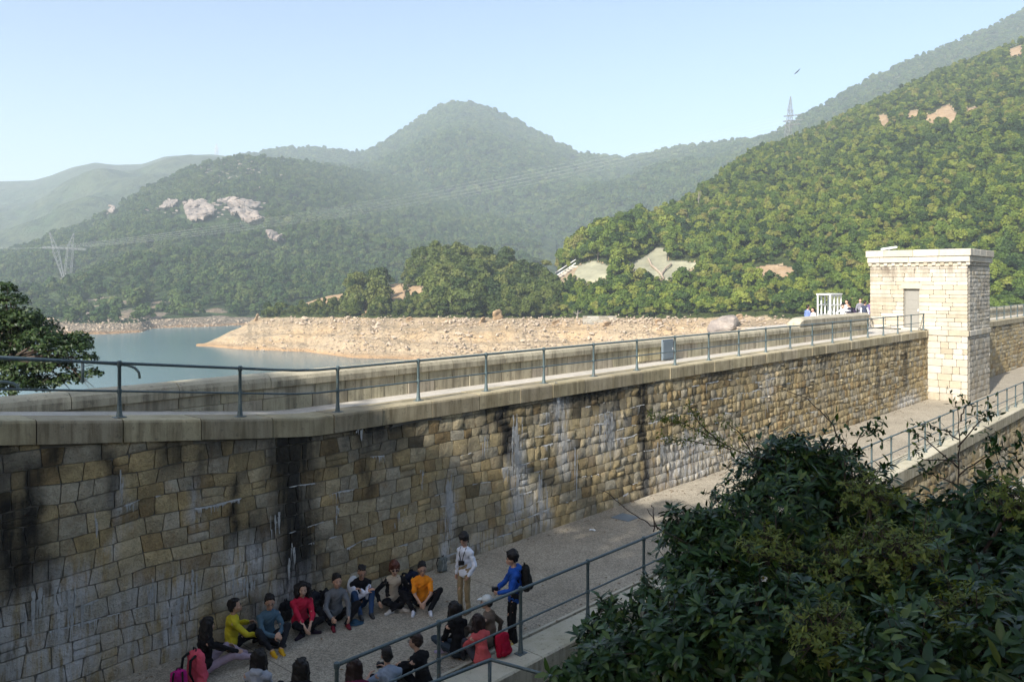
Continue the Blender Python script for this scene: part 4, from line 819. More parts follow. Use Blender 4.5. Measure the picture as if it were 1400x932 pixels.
def rock(sheet, px, py, wpx, hpx, label, grp, k, name='boulder', sink=.25):
    p = sheet.surf(px, py); s = wpx/F*p[1]/2; o = put(name, ROCKS[k], None, tuple(p), label=label, cat='boulder', group=grp); hz = hpx/F*p[1]/2/.55; p = p+np.array([0, -s*.3, hz*.3+(2.2 if sheet is lefth and py < 380 else 0)]); o.location = tuple(p)
    o.scale = (s, s*1.0, hz); o.rotation_euler = (R.uniform(-.2, .2), R.uniform(-.3, .3), R.uniform(-.5, .5)); return o
rr = random.Random(2)
for px, py, w, h in ROCKS2:
    rock(lefth, px, py, w, h, 'pale granite slab on the bare middle of the rocky hill', 'granite slabs on the rocky hill', rr.randrange(5))
for _ in range(60):
    px, py = rr.gauss(300, 38), rr.gauss(291, 7)
    rock(lefth, px, py, rr.uniform(5, 15), rr.uniform(3, 7), 'angular pale rock among the granite slabs on the rocky hill', 'angular rocks among the granite slabs', rr.randrange(5))
for _ in range(46):
    px, py = rr.gauss(325, 26), rr.gauss(236, 11)
    rock(lefth, px, py, rr.uniform(3, 10), rr.uniform(2, 5), 'small pale boulder near the top of the rocky hill', 'boulders on the hilltop', rr.randrange(5))
for px, py, w, h in ((190,439,10,6),(127,421,12,5),(140,425,9,6),(120,430,16,6),(150,428,8,5),(160,433,14,5),(105,428,14,7),(170,424,8,4),(132,412,10,5)): rock(lefth, px, py, w, h, 'pale boulder at the foot of the rocky hill by the far shore', 'boulders by the far shore', rr.randrange(5))
mb = MB()
for _ in range(2600):                            # rubble of the drawn-down shores
    if rr.random() < .72: px, py, S = (rr.uniform(330, 1160) if rr.random() < .5 else rr.choice([rr.gauss(490, 30), rr.gauss(750, 30), rr.gauss(630, 15), rr.gauss(880, 40)])), 0, hill; py = rr.uniform(434, 484) if rr.random() < .6 else rr.gauss(440, 3)
    else: px, py, S = rr.uniform(60, 330), rr.uniform(436, 454), lefth
    p = S.surf(px, py); V, Fc = rock_geo(rr.randrange(60), 1, (1, .8, .6)); s = rr.uniform(.3, .9)*(2 if rr.random() < .1 else 1); mb.add(V*s+p+np.array([0, -.2, s*.25]), Fc)
mb.obj('shore_rubble', M['rubble'], kind='stuff')
o = rock(hill, 977, 446, 60, 25, 'rounded pale granite outcrop on the shore behind the parapet', None, 1); o.rotation_euler = (0, 0, .3); o.name = 'rock_outcrop'; o.data = mesh('rock_outcrop', *rock_geo(71, 4, (1, .8, .85), 1.3), M['pinkrock'], True, None, None, 25)
for px, py, w, h in ((680,436,36,26),(352,438,12,20),(660,440,26,14),(1010,436,24,14),(830,444,30,10),(900,442,26,12),(560,438,22,10),(760,443,28,10)): rock(hill, px, py, w, h, 'eroded tan rock standing above the drained shore of the spit', 'eroded rocks along the spit', rr.randrange(5)).data = bpy.data.meshes.get('shore_rock') or mesh('shore_rock', *rock_geo(75, 3, (1, .8, .6), .5), M['soil'])
def drape(name, sheet, poly, mat, lift=.35, step=2.0, **kw):
    xs = [p[0] for p in poly]; ys = [p[1] for p in poly]; gx = np.arange(min(xs), max(xs)+step, step); gy = np.arange(min(ys), max(ys)+step, step); V = []; ok = {}
    for j, y in enumerate(gy):
        for i, x in enumerate(gx):
            if inpoly(np.array([x]), np.array([y]), poly)[0]:
                p = sheet.surf(x, y); ok[(i, j)] = len(V); V.append(p+np.array([0, -lift, lift*1.2+.25*fbm(p[0]*.3, p[1]*.3, 4)]))
    Fc = [(ok[(i, j)], ok[(i+1, j)], ok[(i+1, j-1)], ok[(i, j-1)]) for (i, j) in ok if (i+1, j) in ok and (i, j-1) in ok and (i+1, j-1) in ok]
    n = len(V); B = [(v[0], v[1]+.5, v[2]-1.5) for v in V]; V2 = V+B; F2 = Fc+[tuple(q+n for q in f[::-1]) for f in Fc]; cnt = {}
    for f in Fc:
        for a, b in zip(f, f[1:]+f[:1]): cnt[(a, b)] = 1
    F2 += [(b, a, a+n, b+n) for (a, b) in cnt if (b, a) not in cnt]
    return put(name, mesh(name, V2, F2, mat, True), **kw)
for k, poly in enumerate(SLABS):
    sh_ = drape('rock_slab', lefth, poly, M['slab'], 2.2, 1.0, label=['largest pale granite slab, at the left of the cluster on the rocky hill', 'long flat pale slab along the top of the rock cluster', 'fan shaped pale slab at the lower end of the rock cluster', 'slanting pale slab set apart uphill of the rock cluster, toward the water', 'small pale slab in the middle of the rock cluster', 'broken pale rock patch low on the rocky hill below the cluster', 'narrow pale slab on the far shoulder of the rocky hill'][k], cat='rock slab')
    V = np.empty(len(sh_.data.vertices)*3, np.float32); sh_.data.vertices.foreach_get('co', V); V = V.reshape(-1, 3); V[:,2] += np.abs(fbm(V[:,0]*.09, V[:,2]*.2, 6, 3))*9; V[:,1] -= np.floor(vn(V[:,0]*.11, V[:,2]*.16, 9)*4)*1.6; sh_.data.vertices.foreach_set('co', V.ravel()); sh_.data.update(); sh_.data.polygons.foreach_set('use_smooth', np.zeros(len(sh_.data.polygons), bool))
drape('sprayed_slope', hill, SCARS[11][1], M['shotcrete'], label='smooth grey sprayed concrete dome slope beside the hillside steps', cat='concrete slope')
drape('sprayed_slope', hill, SCARS[12][1], M['shotcrete'], label='smooth grey sprayed concrete slope forked by a drain channel', cat='concrete slope')
mb = MB(); mb.tube([hill.surf(x, y)+np.array([0, -.8, .8]) for x, y in ((886,357),(890,366),(896,371),(903,378),(906,384))], .35, 5); mb.tube([hill.surf(x, y)+np.array([0, -.8, .8]) for x, y in ((917,364),(910,370),(904,378))], .3, 5); o = mb.obj('drain_channel', M['rubble'], label='dark drain channel down the sprayed concrete slope', cat='drain')
for k, (kind, poly) in enumerate(SCARS):
    if kind == 'soil' and k not in (13,): drape('bare_scar', hill, poly, M['soil'], .2, 1.6, kind='structure')
# masonry shore wall
sw = empty('shore_wall', tuple(hill.surf(820, 441)), 0, 'short pale masonry wall on the shore beyond the parapet', 'stone wall'); Yw = sw.location.y; ww = 46/F*Yw; hh = 9/F*Yw
mb = MB(); mb.box((-ww/2, 0, -1.5), (ww/2, 1, hh)); mb.obj('wall_core', M['mortar'], sw)
for j in range(4):
    x = -ww/2
    while x < ww/2-.1: e = min(x+rr.uniform(.7, 1.5), ww/2); V, Fc, _ = stone_geo([(x, j*hh/4), (e, j*hh/4), (e, (j+1)*hh/4), (x, (j+1)*hh/4)], lambda s, t, d: (s, -.02-d, t), .06, .1, .03, (2,2)); mbb = MB(); mbb.add(V, Fc); c = tuple(.72*x for x in tintv(PAL_TOW, rr)); mbb.A['tint'] = [np.tile((*c, 1), (len(V), 1))]; mbb.obj('stone', M['tower'], sw); x = e
# hillside steps and handrail
hs = empty('hillside_steps', tuple(hill.surf(760, 383)), 0, 'stepped path with a pale double handrail up the cut slope', 'steps'); o_ = np.array(hs.location)
for dy, nm in ((0, 'handrail'), (5, 'handrail')):
    mb = MB(); mb.tube([hill.surf(x, y+dy)-o_+np.array([0, -.4, 1.3]) for x, y in ((759,378),(770,371),(778,366),(787,360))], .16, 6); mb.obj(nm, M['white'], hs)
for k in range(9): t = k/8; p = hill.surf(758+28*t, 386-20*t)-o_+np.array([0, -.5, .5]); mb = MB(); mb.box(tuple(p-np.array([1.2, .6, .5])), tuple(p+np.array([1.2, .6, .15]))); mb.obj('step', M['walk'], hs)
# ---------------------------------------------------------------- pylons and lines
def lattice(mb, A, B, w0, w1, r=.12, n=6):
    """four-legged lattice mast between A and B"""
    A, B = Vector(A), Vector(B); ax = (B-A).normalized(); e1 = ax.orthogonal().normalized(); e2 = ax.cross(e1)
    cs = [e1+e2, -e1+e2, -e1-e2, e1-e2]; P = [[A.lerp(B, i/n)+c*(w0+(w1-w0)*i/n)*.5 for c in cs] for i in range(n+1)]
    for k in range(4): mb.tube([P[0][k], P[n][k]], r, 4, False)
    for i in range(n):
        for k in range(4): mb.tube([P[i][k], P[i+1][(k+1) % 4]], r*.7, 4, False); mb.tube([P[i+1][k], P[i][(k+1) % 4]], r*.7, 4, False)
    return mb
b = lefth.surf(86, 381); M['steel2'] = m_plain('weathered_steel', (.23, .24, .24), .6, .2, 2, .05, .003, .3)
py1 = empty('power_pylon', tuple(b), 0, 'pale V-shaped lattice power pylon on the low green knoll across the water', 'pylon'); S = b[1]/F
q = lambda x, y: ((x-86)*S, 0, (381-y)*S)
lattice(MB(), q(87, 381), q(76, 342), 1.5*S*1.2, 7*S, .10, 7).obj('mast_leg', M['steel2'], py1); lattice(MB(), q(92, 381), q(96, 341), 8*S, 7*S, .10, 7).obj('mast_leg', M['steel2'], py1)
lattice(MB(), q(76, 342), q(68, 318), 6*S, .8*S, .08, 5).obj('earth_peak', M['steel2'], py1); lattice(MB(), q(95, 341), q(101, 319), 7*S, .8*S, .08, 5).obj('earth_peak', M['steel2'], py1)
lattice(MB(), q(58, 338), q(118, 341), 2*S, 2*S, .09, 10).obj('crossarm', M['steel2'], py1)
b2 = hill.surf(1079, 194); py2 = empty('power_pylon', tuple(b2), 0, 'slim lattice power pylon on the crest of the green hillside', 'pylon'); S2 = b2[1]/F
q2 = lambda x, y: ((x-1079)*S2, 0, (194-y)*S2)
lattice(MB(), q2(1076, 194), q2(1081, 150), 7*S2, 5*S2, .13, 7).obj('mast_leg', M['steel2'], py2); lattice(MB(), q2(1080, 152), q2(1081, 132), 5*S2, .6*S2, .10, 5).obj('earth_peak', M['steel2'], py2)
for yy, l in ((158, 16), (165, 18), (171, 14)): lattice(MB(), q2(1080-l*.55, yy+1.2), q2(1080+l, yy-1.2), 1.0*S2, 1.0*S2, .07, 5).obj('crossarm', M['steel2'], py2)
b3 = far1.surf(298, 212); py3 = empty('power_pylon', tuple(b3), 0, 'tiny hazy lattice pylon on the far left ridge', 'pylon'); S3 = b3[1]/F
lattice(MB(), (0,0,-5), (0,0,15*S3), 5*S3, .8*S3, .35, 6).obj('mast_leg', M['steel'], py3)
for k in (1, 2): lattice(MB(), (-3*S3, 0, k*4*S3+2), (3*S3, 0, k*4*S3+2), .8*S3, .8*S3, .3, 3).obj('crossarm', M['steel'], py3)
wm = m_plain('aluminium_wire', (.45, .47, .46), .5, .05, 1, .05)
for k in range(8):
    x0 = 60+k*7.5 if k < 8 else 90; A = Vector(b)+Vector(q(x0, 339-(k % 2)*2)); kk2 = k/7
    Bp = Vector(b2)+Vector(q2(1068+24*(k % 2), 157+kk2*15)); mid = []
    for i in range(41): t = i/40; p = A.lerp(Bp, t); p.z -= 9*4*t*(1-t)*(0.9+.2*kk2); mid.append(p)
    mb = MB(); mb.tube(mid, .026, 4, False); mb.obj('power_line', wm, label='thin pale power cable strung across the valley between the two pylons', cat='power line', group='power cables between the pylons')
for k in range(3):
    A = Vector(b)+Vector(q(62+k*20, 339)); Bp = A+Vector((-260, -40-14*k, 12+k)); mb = MB(); mb.tube([A.lerp(Bp, i/20)-Vector((0, 0, 5*4*(i/20)*(1-i/20))) for i in range(21)], .03, 4, False); mb.obj('power_line', wm, label='thin pale power cable leading out of the picture from the knoll pylon', cat='power line', group='power cables leading away from the knoll pylon')
# kite in the sky
bd = empty('bird', (390/F*150, 150, EYE+288/F*150), 0, 'dark soaring bird high above the green hillside', 'bird'); bm_ = m_plain('bird_plumage', (.03, .025, .02), .9, .2, 20)
mb = MB(); mb.add([(-.62,0,-.55),(-.3,.05,-.2),(0,.06,.02),(.28,.05,.35),(.6,0,.62),(.33,-.05,.2),(.05,-.06,-.12),(-.25,-.05,-.38),(0,.03,-.03),(0,-.03,-.06)], [(0,1,7),(1,2,6,7),(2,3,5,6),(3,4,5)]); mb.tube([(.12,.0,-.14),(0,0,-.02),(-.1,0,.12)], [.03,.08,.02], 6); mb.obj('body', bm_, bd)
# air
hz = MB(); hz.box((-2600, -260, -21), (2600, 3900, 500)); hm = bpy.data.materials.new('air'); hm.use_nodes = True; nt = hm.node_tree; nt.nodes.remove(nt.nodes['Principled BSDF']); pv = nt.nodes.new('ShaderNodeVolumePrincipled'); pv.inputs['Density'].default_value = HAZE; pv.inputs['Color'].default_value = (.80, .91, .99, 1); pv.inputs['Anisotropy'].default_value = .0
nt.links.new(pv.outputs[0], nt.nodes['Material Output'].inputs['Volume']); hz.obj('haze', hm, kind='stuff')
# ================================================================ people
_S = []
for j in range(7):
    for i in range(10):
        ph = math.pi*j/6; _S.append((math.sin(ph)*math.cos(2*math.pi*i/10), math.sin(ph)*math.sin(2*math.pi*i/10), math.cos(ph)))
_S = np.array(_S); _SF = [(j*10+i, (j+1)*10+i, (j+1)*10+(i+1) % 10, j*10+(i+1) % 10) for j in range(6) for i in range(10)]
class Blob:
    def __init__(s): s.V = []; s.F = []; s.n = 0
    def _a(s, V, Fc): s.V.append(V); s.F += [tuple(q+s.n for q in f) for f in Fc]; s.n += len(V)
    def ell(s, c, r, Mx=None):
        V = _S*np.array(r)
        if Mx is not None: V = V@np.array(Mx.to_3x3()).T
        s._a(V+np.array(c), _SF); return s
    def cap(s, a, b, ra, rb=None, flat=None):
        rb = ra if rb is None else rb; a = Vector(a); b = Vector(b); d = (b-a); d = d.normalized() if d.length > 1e-6 else Vector((0,0,1))
        Q = Vector((0,0,1)).rotation_difference(d).to_matrix(); V = _S.copy(); top = V[:,2] > 0.0
        P = V*np.where(top, rb, ra)[:,None]; P = P@np.array(Q).T
        if flat is not None: n = np.array(flat[0]); P = P-np.outer(P@n, n)*(1-flat[1])
        s._a(P+np.where(top[:,None], np.array(b), np.array(a)), _SF); return s
    def chain(s, pts, rs):
        for a, b, ra, rb in zip(pts, pts[1:], rs, rs[1:]): s.cap(a, b, ra, rb)
        return s
QUEUE = []                                       # (blob or list of (blob, voxel)) -> one continuous surface each, evaluated in one go
def skin_later(name, blobs, mat, parent, fold=0.0, smooth=4, label=None): QUEUE.append((name, blobs, mat, parent, fold, smooth, label))
def run_queue():
    tmp = []
    for name, blobs, mat, parent, fold, smooth, label in QUEUE:
        L = []
        for b, vx in blobs:
            me = bpy.data.meshes.new('tmp'); me.from_pydata(np.concatenate(b.V).tolist(), [], b.F); o = bpy.data.objects.new('tmp', me); COL.objects.link(o)
            md = o.modifiers.new('r', 'REMESH'); md.mode = 'VOXEL'; md.voxel_size = vx; sm = o.modifiers.new('s', 'SMOOTH'); sm.iterations = smooth if vx > .007 else 2; sm.factor = .5; L.append(o)
        tmp.append(L)
    dg = bpy.context.evaluated_depsgraph_get()
    for (name, blobs, mat, parent, fold, smooth, label), L in zip(QUEUE, tmp):
        Vs, Fs, n = [], [], 0
        for o in L:
            me = bpy.data.meshes.new_from_object(o.evaluated_get(dg)); V = np.empty(len(me.vertices)*3, np.float32); me.vertices.foreach_get('co', V); V = V.reshape(-1, 3)
            li = np.empty(len(me.loops), np.int32); me.loops.foreach_get('vertex_index', li); Vs.append(V); Fs.append(li.reshape(-1, 4)+n); n += len(V); bpy.data.meshes.remove(me)
        V = np.concatenate(Vs); Fc = np.concatenate(Fs)
        if fold:
            sd = hash(name) % 7 if False else len(name); d = np.stack([fbm(V[:,2]*16+V[:,0]*11, V[:,1]*11+V[:,2]*5, sd+k, 3)*1.5 for k in range(3)], 1); V = V+d*fold
        put(name, mesh(name, V, Fc, mat, True), parent, label=label)
    for L in tmp:
        for o in L: me = o.data; bpy.data.objects.remove(o); bpy.data.meshes.remove(me)
    QUEUE.clear()
def ik(a, t, l1, l2, pole):
    a, t, pole = Vector(a), Vector(t), Vector(pole); d = t-a; L = min(d.length, (l1+l2)*.999); dn = d.normalized(); t = a+dn*L
    x = (l1*l1-l2*l2+L*L)/(2*L); h = math.sqrt(max(0, l1*l1-x*x)); p = pole-dn*pole.dot(dn); p = p.normalized() if p.length > 1e-5 else dn.orthogonal().normalized()
    return a+dn*x+p*h, t
_cm = {}
def cm_(col, kind='fabric'):
    k = (col, kind)
    if k not in _cm: _cm[k] = cloth('%s_%d' % (kind, len(_cm)), col) if kind == 'fabric' else m_plain('%s_%d' % (kind, len(_cm)), col, .55 if kind == 'hair' else .5, .2, 90 if kind == 'hair' else 20, .3, .003, .3, obj=True)
    return _cm[k]
SKINS = [(.48,.29,.20), (.53,.34,.24), (.44,.26,.17)]
BLACKH = (.012,.010,.009)
def hand(w, d, n, side, grip=1.0):
    d = Vector(d).normalized(); n = Vector(n); n = (n-d*n.dot(d)).normalized(); s = d.cross(n)*side; b = Blob(); w = Vector(w)
    b.cap(w-d*.03, w+d*.02, .024, .024); b.cap(w+d*.02+s*.014, w+d*.075+s*.022, .017, .016); b.cap(w+d*.02-s*.014, w+d*.072-s*.024, .017, .015); b.cap(w+d*.02, w+d*.078, .018, .016)
    for k, (o, L) in enumerate(((.030, .07), (.010, .078), (-.011, .072), (-.031, .056))):
        p = w+d*(.080-.004*abs(k-1))+s*o; a1 = .45*grip; a2 = 1.15*grip; d1 = d*math.cos(a1)+n*math.sin(a1)+s*o*1.6; d2 = d*math.cos(a2)+n*math.sin(a2); q = p+d1*L*.5; b.cap(p-d*.012, q, .0098, .0092); b.cap(q, q+d2*L*.5, .0092, .0078)
    p = w+d*.022+s*.026; q = p+(d*.55+s*.75+n*.35).normalized()*.045; b.cap(p, q, .0125, .011); b.cap(q, q+(d*.9+s*.2+n*.4).normalized()*.032, .011, .009); return b
def person(loc, yaw, label, pose='knees', top=(.2,.2,.2), legs=(.012,.012,.014), shoes=(.05,.05,.05), hair=BLACKH, hstyle='short', skin=0, sleeves='long', sleeve_col=None, jacket=None, head=(0, 0), lean=None, scale=1.0, hands=None, feet=None, glasses=None, cap=None, group='people gathered on the lower walkway', hood=None, coarse=False, bare_ankle=False, poles=None, bag_front=None, collar=None):
    root = empty('person', loc, yaw, label, 'person', group); root.scale = (scale,)*3; sk = cm_(SKINS[skin], 'skin'); vx = .03 if coarse else .0145
    stand = pose == 'stand'; hz = .90 if stand else .125
    ln = lean if lean is not None else {'stand': .02, 'knees': .10, 'cross': .08, 'side': .02, 'low': .06}[pose]
    P = Vector((0, 0, hz)); C1 = P+Vector((0, -.03+ln*.45, .24)); C2 = P+Vector((0, ln*1.0-.02, .43)); NB = C2+Vector((0, .0+ln*.25, .09)); HC = NB+Vector((0, .035+ln*.25, .165))
    hy, hp = head; HM = Matrix.Rotation(hy, 4, 'Z')@Matrix.Rotation(hp, 4, 'X')@Matrix.Scale(1.07, 4); hd = lambda x, y, z: HC+(HM@Vector((x, y, z)))
    sh = [C2+Vector((s*.165, 0, -.005)) for s in (-1, 1)]; hip = [P+Vector((s*.095, .02, 0)) for s in (-1, 1)]
    if feet is None: feet = {'stand': [(-.10, .0, .08), (.10, .03, .08)], 'knees': [(-.11, .50, .08), (.11, .52, .08)], 'cross': [(.10, .36, .075), (-.12, .30, .075)], 'low': [(-.05, .50, .08), (.10, .48, .08)], 'side': [(.25, .72, .08), (-.2, .46, .08)]}[pose]
    if poles is None: poles = {'stand': [(0, 1, 0)]*2, 'knees': [(-.25, .3, 1), (.25, .3, 1)], 'cross': [(-1, .35, .55), (1, .35, .55)], 'low': [(-.5, .2, .8), (.5, .2, .8)], 'side': [(-.1, .2, 1), (.5, .2, 1)]}[pose]
    kn = []; an = []
    for h, f, p in zip(hip, feet, poles): k, t = ik(h, f, .418 if stand else .43, .405 if stand else .42, p); kn.append(k); an.append(t)
    if hands is None: hands = {'stand': [(-.24, .10, .82), (.24, .12, .82)], 'knees': [(-.045, .47, .36), (.045, .49, .34)], 'cross': [(-.05, .40, .20), (.05, .42, .18)], 'low': [(-.05, .42, .35), (.05, .44, .33)], 'side': [(-.2, .40, .42), (.24, .46, .40)]}[pose]
    el = []; wr = []
    for s, a, t in zip((-1, 1), sh, hands): k, w = ik(a, t, .28, .25, (s*.8, -.55, -.45 if not stand else -.1)); el.append(k); wr.append(w)
    # the body: one continuous surface
    b = Blob(); b.cap(P+Vector((0, 0, -.01)), C1, .118, .112); b.cap(P+Vector((-.05, 0, 0)), P+Vector((.05, 0, 0)), .11, .11); b.cap(C1, C2, .11, .115); b.cap(sh[0], sh[1], .062, .062); b.cap(C2+Vector((-.06, 0, 0)), C2+Vector((.06, 0, 0)), .10, .10)
    b.cap(NB+Vector((0, -.01, -.04)), HC+Vector((0, -.02, -.05)), .055, .05)
    b.ell(hd(0, -.012, .03), (.076, .094, .098), HM); b.ell(hd(0, .018, -.045), (.058, .066, .062), HM); b.ell(hd(0, .045, -.082), (.036, .036, .026), HM)
    b.cap(hd(0, .082, .005), hd(0, .104, -.032), .010, .016); b.ell(hd(0, .085, -.012), (.045, .014, .02), HM)
    b.cap(hd(-.018, .088, -.066), hd(.018, .088, -.066), .011, .011)
    for s in (-1, 1): b.ell(hd(s*.079, -.006, -.008), (.012, .022, .032), HM); b.ell(hd(s*.042, .055, -.022), (.026, .026, .026), HM)
    for h, k, a in zip(hip, kn, an): b.cap(h, k, .078, .056); b.cap(k, k.lerp(a, .35), .056, .055); b.cap(k.lerp(a, .35), a, .055, .036); 
    for a, e, w in zip(sh, el, wr): b.cap(a, e, .048, .038); b.cap(e, w, .039, .026)
    fdir = []
    for i, (k, a) in enumerate(zip(kn, an)):
        d = Vector((a.x-hip[i].x, a.y-hip[i].y, 0)); d = Vector(((-.15, .15)[i]*(1 if stand else .5), 1, 0)) if stand or d.length < .1 else (d.normalized()+Vector((0, .6, 0))); 
        if pose == 'cross': d = Vector(((.9, -.9)[i], .55, 0))
        d.normalize(); fdir.append(d); b.cap(a, a+Vector((0, 0, -.04)), .036, .034); b.cap(a+Vector((0, 0, -.045))-d*.03, a+Vector((0, 0, -.05))+d*.14, .032, .026)
    blobs = [(b, vx)]
    for i, s in enumerate((-1, 1)):
        d = (wr[i]-el[i]); n = Vector((-s*.8, .2, -.5)) if not stand else Vector((-s, .2, 0))
        if not coarse: blobs.append((hand(wr[i], d, n, -s, 1.0 if stand else .8), .0066))
        else: b.cap(wr[i], wr[i]+d.normalized()*.12, .03, .025)
    skin_later('body', blobs, sk, root)
    # trousers
    t = Blob(); g = .014; t.cap(P+Vector((0, -.005, -.012)), P+Vector((0, -.01, .10)), .128, .122); t.cap(P+Vector((-.055, -.01, -.005)), P+Vector((.055, -.01, -.005)), .122, .122)
    for h, k, a in zip(hip, kn, an):
        e = a.lerp(k, .12 if bare_ankle else -.02); t.cap(h, k, .09, .068); t.cap(k, k.lerp(a, .4), .069, .067); t.cap(k.lerp(a, .4), e, .066, .05 if not stand else .058)
    skin_later('trousers', [(t, vx*1.05)], cm_(legs), root, .022, 5)
    # top
    tp = Blob(); tp.cap(P+Vector((0, -.012, -.02 if stand else .06)), C1, .142, .130); tp.cap(P+Vector((-.045, -.012, -.02 if stand else .06)), P+Vector((.045, -.012, -.02 if stand else .06)), .132, .132); tp.cap(C1, C2, .128, .128); tp.cap(C2+Vector((-.065, 0, 0)), C2+Vector((.065, 0, 0)), .114, .114); tp.cap(sh[0], C2, .070, .10); tp.cap(sh[1], C2, .070, .10); tp.cap(NB+Vector((0, -.015, -.06)), NB+Vector((0, -.015, -.02)), .085, .068)
    sl = Blob()
    for a, e, w in zip(sh, el, wr):
        if sleeves == 'none': continue
        if sleeves == 'short': sl.cap(a, a.lerp(e, .72), .064, .06)
        else: sl.cap(a, e, .064, .054); sl.cap(e, e.lerp(w, .97 if sleeves == 'long' else .45), .054, .043)
    if sleeve_col is None:
        tp.V += sl.V; tp.F += [tuple(q+tp.n for q in f) for f in sl.F]; tp.n += sl.n; skin_later('top', [(tp, vx*1.05)], cm_(top), root, .028, 4)
    else: skin_later('top', [(tp, vx*1.05)], cm_(top), root, .02, 4); skin_later('sleeves', [(sl, vx*1.05)], cm_(sleeve_col), root, .028, 4)
    if jacket:
        jb = Blob()
        for s in (-1, 1): jb.cap(P+Vector((s*.085, -.01, .02)), C1+Vector((s*.085, 0, 0)), .095, .09); jb.cap(C1+Vector((s*.085, 0, 0)), C2+Vector((s*.10, -.005, 0)), .09, .085); jb.cap(sh[0], C2, .078, .105); jb.cap(sh[1], C2, .078, .105)
        jb.cap(P+Vector((0, -.05, .05)), C2+Vector((0, -.04, 0)), .13, .12); skin_later('jacket', [(jb, vx*1.05)], cm_(jacket), root, .03, 4)
    if hood is not None: hb = Blob(); hb.cap(NB+Vector((-.05, -.085, .0)), NB+Vector((.05, -.085, .0)), .062, .062); hb.cap(NB+Vector((-.075, -.03, .0)), NB+Vector((-.05, .05, -.02)), .035, .028); hb.cap(NB+Vector((.075, -.03, .0)), NB+Vector((.05, .05, -.02)), .035, .028); skin_later('hood', [(hb, vx)], cm_(hood), root, .02, 3)
    # shoes
    for i, (a, d) in enumerate(zip(an, fdir)):
        sb = Blob(); z0 = a.z-.045; up = Vector((0, 0, 1)); heel = a-d*.035+Vector((0, 0, -.045)); toe = a+d*.155+Vector((0, 0, -.052)); sb.cap(heel, toe, .043, .034); sb.cap(a+Vector((0, 0, -.005))-d*.01, a+d*.08+Vector((0, 0, -.04)), .047, .036); sb.cap(heel+Vector((0,0,-.0)), a+d*.07+Vector((0,0,-.05)), .042, .043)
        skin_later('shoe', [(sb, vx*.8)], cm_(shoes), root, .006, 3)
        if not coarse: so_ = Blob(); so_.cap(heel+Vector((0, 0, -.026)), toe+Vector((0, 0, -.016)), .046, .037, ((0, 0, 1), .3)); skin_later('shoe_sole', [(so_, vx*.8)], cm_((.55,.54,.5) if max(shoes) > .2 else (.03,.03,.03)), root, 0, 2)
    # hair
    hb = Blob(); hb.ell(hd(0, -.036, .048), (.083, .092, .090), HM); hb.ell(hd(0, -.058, .0), (.080, .066, .085), HM); hb.ell(hd(0, .016, .108), (.062, .052, .030), HM)
    for s in (-1, 1): hb.cap(hd(s*.072, .005, .05), hd(s*.078, -.012, .0), .016, .011); hb.cap(hd(s*.03, .045, .108), hd(s*.06, .04, .078), .017, .010)
    for q in range(6): fx = -.05+.02*q; hb.cap(hd(fx, .044, .108), hd(fx+.010*((q*7) % 3-1), .066-2.0*fx*fx, .088+.012*((q*5) % 3)), .015, .006)
    for q in range(7): a_q = q*.9; hb.ell(hd(.058*math.cos(a_q), -.02+.062*math.sin(a_q), .105), (.026, .03, .024), HM)
    if hstyle == 'bushy': hb.ell(hd(0, -.03, .06), (.108, .115, .105), HM); hb.ell(hd(.04, .03, .1), (.05, .05, .035), HM); hb.ell(hd(-.05, .02, .1), (.045, .05, .035), HM); [hb.cap(hd(s*.09, -.01, .04), hd(s*.085, -.02, -.05), .025, .018) for s in (-1, 1)]
    if hstyle in ('long', 'bob', 'curly'):
        Ld = {'long': -.33, 'bob': -.15, 'curly': -.20}[hstyle]; wd = .03 if hstyle != 'curly' else .045
        for s in (-1, -.5, 0, .5, 1): hb.cap(hd(s*.075, -.06-.02*(1-abs(s)), .03), hd(s*.095, -.095+.02*abs(s), Ld), .045+wd*.4, wd)
        for s in (-1, 1): hb.cap(hd(s*.08, .02, .06), hd(s*.10, -.0, -.10), .03, .03); hb.cap(hd(s*.10, .0, -.10), hd(s*.10, -.03, Ld*.8), .03, .022)
        if hstyle == 'curly': [hb.ell(hd(.115*math.cos(a), -.02+.09*math.sin(a)-.03, .03-.03*k), (.045,.045,.05), HM) for k in (0, 2, 4) for a in (0, .5, 2.6, 3.14, 3.7, 4.7, 5.6)]
    if cap is None or hstyle != 'short': skin_later('hair', [(hb, vx*.85)], cm_(hair, 'hair'), root, .032, 1)
    if cap is not None:
        cb = Blob(); cb.ell(hd(0, -.012, .062), (.092, .106, .08), HM); cb.ell(hd(0, .10, .052), (.07, .075, .012), HM@Matrix.Rotation(-.25, 4, 'X')); skin_later('cap', [(cb, .011)], cm_(cap), root, 0, 2)
        nb = Blob(); nb.ell(hd(0, -.06, -.005), (.08, .055, .06), HM); skin_later('hair', [(nb, .011)], cm_(hair, 'hair'), root, .01, 1)
    if not coarse:
        for s in (-1, 1):
            e = Blob(); e.ell(hd(s*.031, .0865, .006), (.0125, .006, .0055), HM); me = bpy.data.meshes.new('eye'); me.from_pydata(np.concatenate(e.V).tolist(), [], e.F); me.materials.append(cm_((.015,.012,.01), 'hair')); put('eye', me, root)
            e = Blob(); e.cap(hd(s*.016, .092, .027), hd(s*.046, .080, .029), .005, .004); me = bpy.data.meshes.new('eyebrow'); me.from_pydata(np.concatenate(e.V).tolist(), [], e.F); me.materials.append(cm_(hair, 'hair')); put('eyebrow', me, root)
        e = Blob(); e.cap(hd(-.02, .0985, -.064), hd(.02, .0985, -.064), .0045, .0045); me = bpy.data.meshes.new('mouth'); me.from_pydata(np.concatenate(e.V).tolist(), [], e.F); me.materials.append(cm_((.30,.10,.09), 'skin')); put('mouth', me, root)
